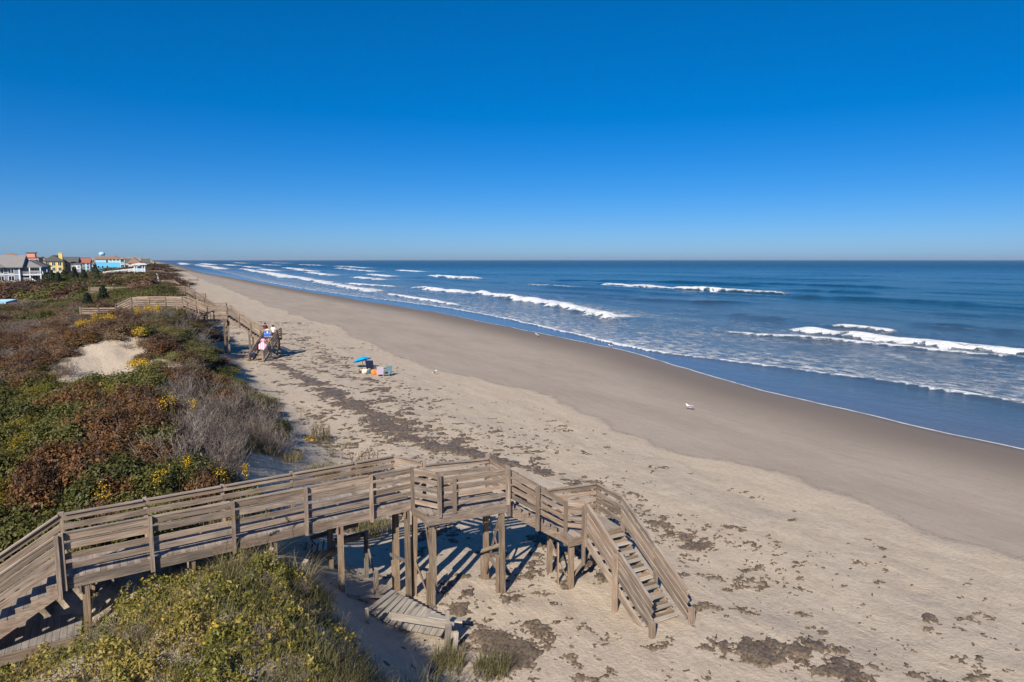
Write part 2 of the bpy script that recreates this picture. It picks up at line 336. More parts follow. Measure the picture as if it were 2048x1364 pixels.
def gz(x, y):
    x = np.asarray(x, float); y = np.asarray(y, float)
    t = xt(y); w_ = xw(y); d = xd(y); s = t - x
    zb = np.where(x < d, 0.0 - 0.35 * sst(0, 1, (x - t) / np.maximum(d - t, 1)), np.where(x < w_, -0.35 - 0.85 * ((x - d) / np.maximum(w_ - d, 1)), -1.2 - 0.035 * np.minimum(x - w_, 200)))
    zb = np.where(x < t + 2.5, zb - 0.0, zb)
    fw = np.interp(y, [0, 20, 27, 34, 44, 60, 75], [4.6, 4.6, 8.0, 10.0, 10.5, 9.0, 6.8])
    hc = np.interp(y, HY, HC); back = np.interp(y, [0, 30, 60, 120, 300, 2000], [1.8, 2.2, 2.8, 2.7, 2.5, 2.5])
    h = hc * sst(0, 1, s / fw); h = h + (back - h) * sst(9, 26, s)
    on = sst(1.0, 6.0, s)
    h = h + on * ((fbm(x / 8.0, y / 11.0, 3) - 0.5) * 1.7 * sst(20, 34, y) + (fbm(x / 2.3, y / 2.6, 5) - 0.5) * 0.5)
    far = sst(90, 200, y); h = h + on * far * (fbm(x / 30.0, y / 40.0, 8) - 0.45) * 3.0
    h = h + 0.75 * G(x, y, 0.6, 14.3, 2.1, 3.0) - 0.75 * G(x, y, -2.9, 18.6, 1.7, 1.8) - 1.0 * G(x, y, -5.5, 17.6, 3.0, 2.2)
    h = h + 0.9 * G(x, y, -1.5, 28, 4.0, 5.0) - 0.9 * G(x, y, -4.0, 52, 3.2, 5.5) + 0.7 * G(x, y, -4.5, 64, 3.5, 3.5)
    h = h + 0.45 * G(x, y, 3.3, 21.6, 1.0, 0.9)
    lump = (fbm(x / 0.9, y / 1.2, 21, 3) - 0.5) * 0.10 * sst(0.0, 2.0, d - x) + (fbm(x / 3.5, y / 7.0, 22, 3) - 0.5) * 0.16 * sst(-2, 3, d - x)
    pil = 0.0
    return zb + np.where(s > 0, h, 0) + lump + pil
def gz1(x, y): return float(gz(np.array([x]), np.array([y]))[0])

# vegetation cover (0..1) on the dunes
def sandpatch(x, y):
    a = np.exp(-(((x + 3.1 + (y - 53) * 0.10) / (4.2 + 3.6 * (fbm(x / 1.8, y / 2.5, 47, 3) - .5))) ** 2 + ((y - 53) / 11.0) ** 2) ** 3)
    return a
def cover(x, y):
    x = np.asarray(x, float); y = np.asarray(y, float); s = xt(y) - x
    edge = np.interp(y, [0, 17, 21, 30, 45, 60, 90, 200], [2.6, 2.6, 3.6, 4.6, 2.8, 2.6, 3.0, 1.5])
    n = (fbm(x / 2.2, y / 2.8, 41, 3) - 0.5) * 3.2
    c = sst(-0.6, 0.9, s - edge + n)
    c = c * (1 - sandpatch(x, y))
    c = c * (1 - 0.9 * G(x, y, -2.6, 15.3, 1.2, 1.6)) * (1 - 0.8 * G(x, y, -1.5, 17.8, 1.0, 0.7))
    return c

def polar_grid(az0, az1, na, r0, r1, nr):
    az = np.radians(np.linspace(az0, az1, na)); r = r0 * (r1 / r0) ** np.linspace(0, 1, nr)
    A, R = np.meshgrid(az, r); X = R * np.sin(A); Y = R * np.cos(A)
    i = np.arange(nr - 1)[:, None] * na + np.arange(na - 1)[None, :]
    f = np.stack([i, i + 1, i + na + 1, i + na], -1).reshape(-1, 4)
    return X.ravel(), Y.ravel(), f[:, ::-1]

X, Y, F = polar_grid(-75, 105, 820, 5.0, 16000, 490)
Z = gz(X, Y)
tr = np.zeros_like(X)
for off, sd_ in ((9.5, 61), (11.3, 61), (14.2, 62), (15.9, 62), (18.0, 63)):
    q = np.abs(X - (np.interp(Y, TY, TX) + off * 0.9 + wob(Y, 1.5, 25.0, sd_))); tr = np.maximum(tr, np.exp(-(q / 0.16) ** 2))
g = mesh_np('beach_ground', np.stack([X, Y, Z], 1), F, MATS['sand'], None,
            dict(tau=X - xw(Y), dryd=X - xd(Y), veg=cover(X, Y) * (0.42 + 0.58 * sst(19, 21.5, Y)), track=tr * sst(0.2, 2, xd(Y) - X)), smooth=True)
g['kind'] = 'structure'

# ------------------------------------------------------------------ the sea
def sea():
    X, Y, F = polar_grid(-9, 104, 860, 36, 16000, 660)
    W = xw(Y); T = X - W; R = np.hypot(X, Y)
    keep = T > -1.6
    kf = keep[F].all(1); F = F[kf]
    used = np.zeros(len(X), bool); used[F.ravel()] = True; idx = np.cumsum(used) - 1
    X, Y, T, R = X[used], Y[used], T[used], R[used]; F = idx[F]
    far = np.clip(R * 0.0094, 0.3, None)
    Z = np.full_like(X, -1.2) + 0.012 * np.clip(T, 0, 0)
    foam = np.zeros_like(X); lace = np.zeros_like(X)
    # swells running in, crests along the shore
    on = sst(12, 60, T)
    ph = T + wob(Y, 5.0, 70.0, 71) + (fbm(X / 60.0, Y / 90.0, 72) - 0.5) * 26
    gate = sst(0.42, 0.66, fbm(X / 45.0, Y / 70.0, 73))
    for L, a in ((23.0, 0.34), (13.0, 0.16), (7.0, 0.10)):
        k = 2 * np.pi / L; c = (0.5 + 0.5 * np.sin(k * ph + L)) ** 2.2
        Z += on * a * (0.35 + gate) * (c - 0.35) * sst(6.0, 2.0, far / L * 10)
    Z += on * (fbm(X / 2.6, Y / 5.6, 74, 3, .6) - 0.5) * 0.62 * sst(1.6, 0.6, far)
    Z += sst(3, 14, T) * (fbm(X / 1.6, Y / 2.6, 75, 2) - 0.5) * 0.14 * sst(1.0, 0.4, far)
    def feature(pts, h, wl, ws, amp, trail, ltrail, wobble=0.8, fade=None, seed=1, foam_on=True):
        p = sorted(pts, key=lambda q: q[1]); py = np.array([q[1] for q in p]); px = np.array([q[0] for q in p])
        fd = fade if fade else max(3.0, (py[-1] - py[0]) * 0.22)
        m = (Y > py[0] - fd) & (Y < py[-1] + fd) & (X > px.min() - 40 - ltrail) & (X < px.max() + 60 + ltrail)
        if not m.any(): return
        y = Y[m]; s = X[m] - np.interp(y, py, px) - wob(y, wobble, max(3.0, fd * 0.5), 80 + seed)
        e = sst(-fd, fd * 0.35, np.minimum(y - py[0], py[-1] - y))
        e2 = e * (0.62 + 0.7 * vnoise(y / max(4.5, fd * 0.5), y * 0, 200 + seed))
        prof = np.where(s < 0, np.exp(-(s / wl) ** 2), np.exp(-(s / ws) ** 2))
        Z[m] += h * prof * np.clip(e2, 0, 1.2)
        if foam_on:
            rag = (fbm(X[m] / 1.5, y / 1.4, 300 + seed, 4, .6) - 0.5) * wl * 2.6 + (fbm(X[m] / 5, y / 4, 400 + seed, 3) - 0.5) * wl * 2.2
            q = s + rag
            ff = sst(-wl * 1.5, -wl * 0.7, q) * np.where(q < wl * 0.5, 1.0, np.exp(-(q - wl * 0.5) / trail))
            foam[m] = np.maximum(foam[m], amp * ff * np.clip(e2 * 1.25, 0, 1))
            lf = sst(-wl * 2, 0, s) * np.exp(-np.clip(s, 0, None) / max(ltrail, 0.1)) * np.clip(e * 1.6, 0, 1)
            lace[m] = np.maximum(lace[m], lf * 0.95)
    # first bore, then the breakers
    FB = [(61.9, 20), (61.9, 30.2), (61.9, 36.1), (61.8, 41.0), (60.2, 47.8), (59.2, 52.8), (56.6, 62.3), (55.2, 66.2), (55.5, 79.1), (57.6, 98.8), (59.8, 122.8), (60.2, 153.6), (57.5, 188.0), (52.7, 222.0), (48.6, 288.2), (44.6, 420)]
    feature(FB, 0.14, 0.30, 1.2, 0.66, 0.9, 12.0, 0.25, 14, 2)
    feature([(93, 79), (91.7, 68.8), (91.3, 60.7), (91.6, 53.9), (94.9, 46.9), (94.8, 30), (95, 12)], 0.85, 1.5, 3.2, 1.3, 3.6, 11, 0.6, 5, 3)
    feature([(80.4, 82), (83.3, 74.6), (85.5, 68.3), (86.6, 61.1), (87.6, 54.8), (90.5, 44)], 0.30, 0.55, 1.6, 0.95, 0.6, 4, 0.3, 6, 4)
    feature([(104.1, 80.5), (104.5, 76.7), (103.8, 71.6)], 0.40, 0.7, 2.6, 1.0, 0.8, 5, 0.4, 3, 5)
    feature([(95.8, 215), (93.0, 194.2), (90.5, 169.4), (89.1, 155.6), (84.5, 135.9), (79, 115)], 1.05, 1.6, 3.2, 1.35, 4.5, 16, 1.2, 8, 6)
    feature([(182.9, 265), (182.5, 244.0), (180.7, 221.5), (180.5, 206.2), (183.1, 194)], 1.15, 2.4, 3.6, 1.5, 3.0, 10, 1.0, 5, 7)
    feature([(183.5, 190), (186.6, 168)], 0.6, 0.9, 3, 0.85, 1.2, 7, 1.0, 8, 8)
    feature([(166.1, 460), (167.1, 421.2), (169.4, 390)], 1.0, 2.8, 4, 1.4, 3.5, 16, 1.2, 14, 9)
    feature([(92.3, 270), (92.2, 245.5), (94.0, 218)], 0.9, 2.2, 3.4, 1.35, 4.0, 12, 1.0, 10, 10)
    feature([(67.0, 225), (66.8, 195.0), (66.1, 170)], 0.35, 1.0, 2, 1.0, 1.8, 9, 0.8, 16, 11)
    feature([(78.1, 335), (81.7, 307.5), (86.5, 290)], 0.5, 1.4, 3, 1.0, 2.0, 10, 1.0, 12, 12)
    feature([(79.8, 640), (75.1, 453.5), (69.5, 335.1), (66.0, 255)], 0.5, 2.4, 3, 1.25, 4.5, 14, 2.5, 30, 13)
    feature([(84.8, 930), (76.8, 664.0), (70.4, 480)], 0.5, 3.0, 3, 1.25, 5.0, 16, 4, 60, 14)
    feature([(150.9, 280), (156.0, 258)], 0.5, 0.9, 3, 0.8, 1.4, 9, 1.0, 10, 15)
    k = 20
    for cx, cy, hl in ((147.3, 944, 70), (185, 738, 60), (223, 682, 40), (111, 573, 50), (117, 1167, 90), (278, 1542, 120), (271, 1179, 60), (199, 1581, 120), (121, 1620, 140), (62, 1116, 160),
                       (224, 2563, 200), (349, 2501, 160), (132, 765, 55), (100, 820, 70), (60, 1500, 240), (110, 420, 30), (140, 500, 30), (90, 2000, 300), (205, 900, 40), (250, 1000, 50), (38, 2300, 400)):
        feature([(cx + 2, cy + hl), (cx, cy), (cx - 2, cy - hl)], 0.7, 2.0 + cy * 0.0025, 4, 1.3, 3.0 + cy * 0.003, 14 + cy * 0.01, 2.0, hl * 0.5, k); k += 1
    # unbroken green swells standing up before they break
    for pts, h in (([(176, 150), (185, 130.0), (186.4, 118.8), (187.2, 108)], 1.0), ([(123.0, 78), (123.9, 69.8), (122.7, 60)], 0.85), ([(107.2, 107), (108.0, 97)], 0.55), ([(118, 178), (125, 160), (131.7, 146), (140, 138)], 0.75),
                   ([(197, 330), (226, 306), (235, 266), (236, 228)], 1.0), ([(186, 285), (183, 266)], 1.0), ([(181, 204), (184, 186), (186, 168)], 0.8), ([(150, 100), (152, 84)], 0.6), ([(215, 190), (222, 160)], 0.7), ([(260, 250), (270, 190)], 0.8)):
        feature(pts, h * 0.62, 2.6, 5.0, 0, 1, 1, 1.2, None, k, False); k += 1
    # lace left over in the surf zone
    fb = np.interp(Y, [q[1] for q in FB], [q[0] for q in FB]); s = X - fb
    base = (0.50 + 0.35 * np.exp(-np.clip(s, 0, None) / 9.0)) * sst(0, 1.0, s) * np.interp(T, [0, 25, 45, 60, 140, 200], [1, 0.95, 0.72, 0.55, 0.15, 0.0])
    lace[:] = np.maximum(lace, base)
    o = mesh_np('sea', np.stack([X, Y, Z], 1), F, MATS['sea_water'], None, dict(tau=T, foam=foam, lace=lace, dist=R), smooth=True)
    o['kind'] = 'structure'
sea()

# ------------------------------------------------------------------ carpentry
BOX = {}
def box_mesh(l, w_, h, mat):
    key = (round(l, 2), round(w_, 3), round(h, 3), mat)
    if key not in BOX:
        BOX[key] = MB().box(-l / 2, l / 2, -w_ / 2, w_ / 2, -h / 2, h / 2).mesh('board', MATS[mat])
    return BOX[key]
class Walk:
    def __init__(s, root, mat='wood_grey', seed=1): s.r = root; s.mat = mat; s.R = random.Random(seed); s.o = Vector(root.location); s.cap = False
    def L(s, p): return Vector(p) - s.o
    def board(s, name, a, b, w_, h, up=(0, 0, 1), mat=None, jit=0.0, parent=None):
        """a board from a to b; w_ = size across, h = size along 'up'"""
        a = s.L(a); b = s.L(b); d = b - a; l = d.length
        if l < 1e-3: return None
        x = d.normalized(); u = Vector(up); y = u.cross(x)
        if y.length < 1e-4: y = Vector((0, 1, 0)).cross(x)
        y.normalize(); z = x.cross(y)
        me = box_mesh(l, w_, h, mat or s.mat)
        o = bpy.data.objects.new(name, me); COL.objects.link(o); o.parent = parent or s.r
        m = Matrix((x, y, z)).transposed().to_4x4()
        if jit: m = m @ Matrix.Rotation(s.R.gauss(0, jit), 4, 'Y') @ Matrix.Rotation(s.R.gauss(0, jit), 4, 'Z')
        m.translation = (a + b) / 2
        o.matrix_local = m
        return o
    def post(s, x, y, z0, z1, sz=0.095, mat=None, name='post', lean=0.004):
        return s.board(name, (x + s.R.gauss(0, lean), y + s.R.gauss(0, lean), z0), (x, y, z1), sz, sz, (0, 1, 0), mat)
    def deck(s, a, b, c, d, z, bw=0.14, mat=None):
        """boards across the quad: near edge a->b, far edge d->c"""
        a, b, c, d = (Vector((p[0], p[1], z - 0.019)) for p in (a, b, c, d))
        n = max(1, int(round(max((b - a).length, (c - d).length) / (bw + 0.006))))
        for i in range(n):
            t = (i + 0.5) / n
            s.board('deck_board', a.lerp(b, t), d.lerp(c, t), bw, 0.038, (0, 0, 1), mat, 0.0015)
    def railing(s, A, B, ts, out, rails=4, bot=-0.3, top=1.08, ext=0.0, post_at=None, rh=0.14, step=0.235, first=0.955, psz=0.095, postname='rail_post'):
        """rail boards follow the edge A->B (3-D, deck level); posts stand outside at parameters ts"""
        A = Vector(A); B = Vector(B); o = Vector((out[0], out[1], 0))
        for t in (ts if post_at is None else post_at):
            p = A.lerp(B, t) + o * (psz / 2 + 0.021)
            s.post(p.x, p.y, p.z + bot + s.R.uniform(-.03, .03), p.z + top + s.R.uniform(-.015, .015), psz, name=postname)
        if s.cap and rails:
            for t0, t1 in zip(ts[:-1], ts[1:]):
                a = A.lerp(B, t0); b = A.lerp(B, t1); e = (b - a).normalized(); up = Vector((0, 0, first + rh / 2 + .023)) - o * .02
                s.board('cap_rail', a + up + e * .05, b + up - e * .05, 0.10, 0.036, (0, 0, 1), None, 0.001)
        for k in range(rails):
            hz = first - k * step
            for t0, t1 in zip(ts[:-1], ts[1:]):
                a = A.lerp(B, t0); b = A.lerp(B, t1); e = (b - a).normalized()
                up = Vector((0, 0, hz + s.R.gauss(0, .006)))
                s.board('rail', a + up + e * 0.003, b + up - e * 0.003, 0.038, rh, (0, 0, 1), None, 0.0015)
    def sawtooth(s, A, B, n, side, th=0.05, drop=0.34):
        A = s.L(A); B = s.L(B); o = Vector((side[0], side[1], 0)) * (th / 2); top = []
        for i in range(n):
            z = A.z + (B.z - A.z) * (i + 1) / n - 0.022
            top += [A.lerp(B, i / n).xy.to_3d() + Vector((0, 0, z)), A.lerp(B, (i + 1) / n).xy.to_3d() + Vector((0, 0, z))]
        prof = [Vector((A.x, A.y, A.z - drop - .06))] + top + [Vector((B.x, B.y, B.z - .12)), A.lerp(B, .93) + Vector((0, 0, -drop - .06))]
        m = len(prof); mb = MB().add([p - o for p in prof] + [p + o for p in prof], [tuple(range(m)), tuple(reversed(range(m, 2 * m)))] + [(k, k + m, (k + 1) % m + m, (k + 1) % m) for k in range(m)])
        return mb.build('stringer', MATS[s.mat], s.r)
    def flight(s, A, B, C, D, n, mat=None, depth=0.30, th=0.04, string=True, sh=0.27):
        """treads from the top edge A(near)-D(far) to the bottom edge B(near)-C(far)"""
        A, B, C, D = map(Vector, (A, B, C, D)); dr = (B - A); flat = Vector((dr.x, dr.y, 0)).normalized()
        for i in range(1, n):
            t = i / n
            p = A.lerp(B, t); q = D.lerp(C, t); h = A.z + (B.z - A.z) * t
            p = Vector((p.x, p.y, h)) - flat * (depth * .45); q = Vector((q.x, q.y, h)) - flat * (depth * .45)
            e = flat * (depth * 0.25)
            for k in (-1, 1):
                s.board('stair_tread', p + e * k, q + e * k, depth / 2 - 0.008, th, (0, 0, 1), mat, 0.004)
        if string:
            for a, b in ((A, B), (D, C)):
                dz = Vector((0, 0, -0.24))
                s.board('stringer', a + dz, b + dz, 0.045, sh, (0, 0, 1))

def braces(W, pts, w_=0.04, h=0.14, mat='wood_tan'):
    for a, b in pts: W.board('brace', a, b, w_, h, (0.3, 0.9, 0.1), mat)

def near_walkway():
    r = thing('beach_walkway', 'weathered wooden dune walkway with two stair flights down to the sand, in the foreground', 'walkway', (-2.5, 18.2, 1.6))
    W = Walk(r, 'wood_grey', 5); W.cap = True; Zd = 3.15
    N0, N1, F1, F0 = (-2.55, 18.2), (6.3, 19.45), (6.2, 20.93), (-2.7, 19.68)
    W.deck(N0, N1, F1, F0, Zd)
    pn = [0.0, 0.205, 0.42, 0.635, 0.85, 1.0]
    W.railing((*N0, Zd), (*N1, Zd), pn, (0.14, -0.99), bot=-0.32)
    W.railing((*F0, Zd), (*F1, Zd), pn, (-0.14, 0.99), bot=-0.2)
    # side joists and cross beams
    for a, b in ((N0, N1), (F0, F1)):
        for t0, t1 in ((0.0, 0.36), (0.36, 0.72), (0.72, 1.0)):
            A = Vector((*a, Zd - 0.165)).lerp(Vector((*b, Zd - 0.165)), t0); B = Vector((*a, Zd - 0.165)).lerp(Vector((*b, Zd - 0.165)), t1)
            W.board('joist', A, B, 0.04, 0.25)
    W.board('joist', (-2.6, 18.95, Zd - 0.165), (6.2, 20.2, Zd - 0.165), 0.04, 0.24)
    for x, yn, yf in ((-2.15, 18.35, 19.75), (0.15, 18.7, 20.0), (2.2, 18.98, 20.4), (4.05, 19.2, 20.65), (6.15, 19.5, 20.75)):
        W.board('cross_beam', (x - .1, yn - .14, Zd - 0.37), (x - .1, yf + .25, Zd - 0.37), 0.04, 0.2)
        for yy in (yn, yf):
            g0 = gz1(x, yy) - 0.3
            W.post(x, yy, g0, Zd - 0.3, 0.15, 'wood_tan', 'support_post', 0.03)
    # jog and lower platform
    Z2 = 2.95; A2, B2, C2, D2 = (6.55, 18.62), (9.1, 18.55), (9.1, 19.85), (6.85, 19.95)
    W.deck(A2, B2, C2, D2, Z2)
    W.deck((6.34, 19.4), (6.72, 18.62), (6.95, 19.97), (6.24, 20.85), Z2 - 0.045)
    W.railing((6.3, 19.45, Zd - .02), (6.86, 18.66, Zd - .03), [0, 1.0], (-0.82, -0.57), rails=5, post_at=[])
    W.railing((6.2, 20.93, Zd), (6.85, 19.97, Zd - .02), [0, 1.0], (0.82, 0.57), rails=4, post_at=[1.0], bot=-0.3)
    W.railing((6.86, 18.62, Z2), (9.1, 18.55, Z2), [0.0, 0.23, 1.0], (0, -1), bot=-0.06, top=1.03, post_at=[0.22])
    W.railing((6.86, 18.60, Z2), (9.1, 18.55, Z2), [0.0, 1.0], (0, -1), rails=0, bot=-0.08, top=1.2, psz=0.10)
    W.post(7.02, 18.72, Z2 - 0.02, Z2 + 1.16, 0.10, 'wood_tan', 'rail_post')
    W.railing((6.85, 19.97, Z2 + .06), (9.1, 19.87, Z2), [0.0, 1.0], (0, 1), bot=-0.3, top=1.2, psz=0.12, post_at=[1.0])
    for y in (18.56, 19.9): W.board('joist', (6.45, y, Z2 - 0.18), (9.14, y - .03, Z2 - 0.18), 0.045, 0.28)
    for x in (6.48, 9.13): W.board('joist', (x, 18.6, Z2 - 0.18), (x, 19.86, Z2 - 0.18), 0.04, 0.27)
    W.board('joist', (6.3, 19.42, Z2 - 0.1), (6.5, 18.62, Z2 - 0.1), 0.04, 0.26)
    for x, y, sz in ((6.66, 18.72, 0.14), (6.0, 20.15, 0.14), (6.45, 19.62, 0.14), (7.05, 19.62, 0.12), (8.95, 18.62, 0.15), (8.9, 19.7, 0.15)):
        g0 = gz1(x, y) - 0.35
        W.post(x, y, g0, Z2 - 0.12, sz, 'wood_tan', 'support_post', 0.05)
        W.post(x - 0.125, y + 0.02, g0, g0 + 1.6 + W.R.uniform(-.5, .4), 0.09, 'wood_tan', 'splice_post', 0.03)
    braces(W, [((8.85, 19.6, 0.25), (8.95, 18.7, 2.6)), ((8.7, 19.62, 1.0), (9.0, 18.75, 1.5)), ((8.85, 18.75, 0.75), (8.9, 19.75, 0.95)), ((8.98, 19.85, 2.6), (9.3, 19.6, 0.9)),
               ((6.6, 18.8, 0.2), (6.2, 18.9, 1.5)), ((6.95, 19.65, 1.1), (6.72, 19.4, 2.3)), ((6.5, 19.75, 0.9), (5.7, 19.85, 1.4))])
    # first flight, seaward
    Z3 = 1.7
    W.flight((9.12, 18.62, Z2), (11.1, 18.40, Z3), (11.1, 19.55, Z3), (9.12, 19.82, Z2), 8, None, 0.27, 0.04, False)
    W.sawtooth((9.12, 18.62, Z2), (11.1, 18.40, Z3), 8, (0, 1)); W.sawtooth((9.12, 19.80, Z2), (11.1, 19.53, Z3), 8, (0, 1))
    W.railing((9.14, 18.56, Z2), (11.08, 18.32, Z3), [0.0, 0.48, 1.0], (0.1, -0.99), bot=-0.42, top=1.08, post_at=[0.0, 0.5, 1.0])
    W.railing((9.14, 19.88, Z2), (11.08, 19.58, Z3), [0.0, 0.5, 1.0], (0.1, 0.99), bot=-0.42, top=1.08, post_at=[0.5, 1.0])
    # landing
    W.deck((11.0, 17.85), (12.97, 17.85), (12.97, 19.3), (11.0, 19.5), Z3)
    W.railing((11.02, 19.48, Z3), (12.95, 19.28, Z3), [0.0, 1.0], (0.05, 1), bot=-0.25, top=1.05)
    W.railing((12.97, 19.24, Z3), (12.97, 17.85, Z3), [0.0, 1.0], (1, 0), bot=-0.25, top=1.05)
    W.railing((11.1, 18.28, Z3), (11.6, 17.85, Z3), [0.0, 1.0], (-0.6, -0.8), bot=-0.4, top=1.05, post_at=[1.0])
    for a, b in (((10.95, 17.84), (12.98, 17.84)), ((10.95, 19.42), (12.98, 19.25)), ((10.98, 17.86), (10.98, 19.4)), ((12.97, 17.86), (12.97, 19.23))):
        W.board('joist', (*a, Z3 - 0.17), (*b, Z3 - 0.17), 0.042, 0.26)
    for x, y in ((11.15, 18.0), (11.1, 19.25), (12.85, 19.1), (12.8, 18.0)):
        W.post(x, y, gz1(x, y) - 0.35, Z3 - 0.1, 0.15, 'wood_tan', 'support_post', 0.03)
    braces(W, [((11.05, 19.25, 1.2), (11.15, 18.1, 0.0)), ((10.98, 18.55, 1.25), (10.9, 18.4, -0.1)), ((11.2, 18.05, 0.2), (12.5, 18.2, 1.35)), ((11.3, 19.1, 1.3), (12.7, 18.9, 0.1))])
    # second flight, along the beach
    W.flight((11.62, 17.84, Z3), (11.72, 14.55, -0.12), (12.98, 14.62, -0.12), (12.93, 17.84, Z3), 11, 'wood_pale', 0.31)
    for i in range(1, 11):
        t = i / 11; y = 17.84 - 3.25 * t + 0.16; z = Z3 - 1.82 * t
        W.board('riser', (11.66 + .1 * t, y, z + 0.06), (12.92, y, z + 0.06), 0.02, 0.11, (0, 0, 1), 'wood_tan')
    W.railing((11.58, 17.84, Z3), (11.68, 14.5, -0.14), [0.0, 0.52, 1.0], (-1, 0), bot=-1.0, top=0.98, post_at=[0.0], rails=4, rh=0.15)
    W.railing((13.0, 17.84, Z3), (13.06, 14.58, -0.14), [0.0, 0.52, 1.0], (1, 0), bot=-0.3, top=1.1, post_at=[0.0], rails=4, rh=0.15)
    W.post(11.53, 16.1, gz1(11.5, 16.1) - 0.4, 1.72, 0.13, None, 'rail_post'); W.post(13.1, 16.15, gz1(13, 16.1) - 0.3, 1.72, 0.11, None, 'rail_post')
    W.post(11.62, 14.42, gz1(11.6, 14.4) - 0.4, 0.42, 0.14, None, 'rail_post'); W.post(13.12, 14.5, gz1(13, 14.5) - 0.4, 0.42, 0.14, None, 'rail_post')
    # landward stair and low boardwalk it lands on
    ZL = 1.75
    W.flight((-2.6, 18.2, Zd), (-5.0, 17.9, ZL), (-5.1, 19.35, ZL), (-2.72, 19.68, Zd), 8, None, 0.32, 0.04, False)
    W.sawtooth((-2.6, 18.2, Zd), (-5.0, 17.9, ZL), 8, (0, 1)); W.sawtooth((-2.72, 19.66, Zd), (-5.1, 19.33, ZL), 8, (0, 1))
    W.railing((-2.62, 18.14, Zd), (-5.0, 17.84, ZL), [0.0, 1.0], (-0.1, -0.99), bot=-0.45, top=1.05, rails=4, step=0.21)
    W.railing((-2.74, 19.72, Zd), (-5.1, 19.4, ZL), [0.0, 1.0], (-0.1, 0.99), bot=-0.5, top=1.05, rails=4)
    W.deck((-9.0, 17.35), (-2.3, 18.2), (-2.4, 19.6), (-9.1, 18.8), ZL - 0.05, 0.14, 'wood_old_and_shade')  # darker board colour paints in the shade lying on this deck
    for a, b in (((-9.0, 17.32), (-2.1, 18.17)), ((-9.1, 18.83), (-2.4, 19.63))): W.board('joist', (*a, ZL - 0.18), (*b, ZL - 0.18), 0.045, 0.24)
    for x, y in ((-4.5, 17.9), (-4.6, 19.3), (-7.5, 17.55), (-7.6, 18.95)): W.post(x, y, gz1(x, y) - 0.4, ZL - 0.1, 0.12, 'wood_tan', 'support_post')
near_walkway()

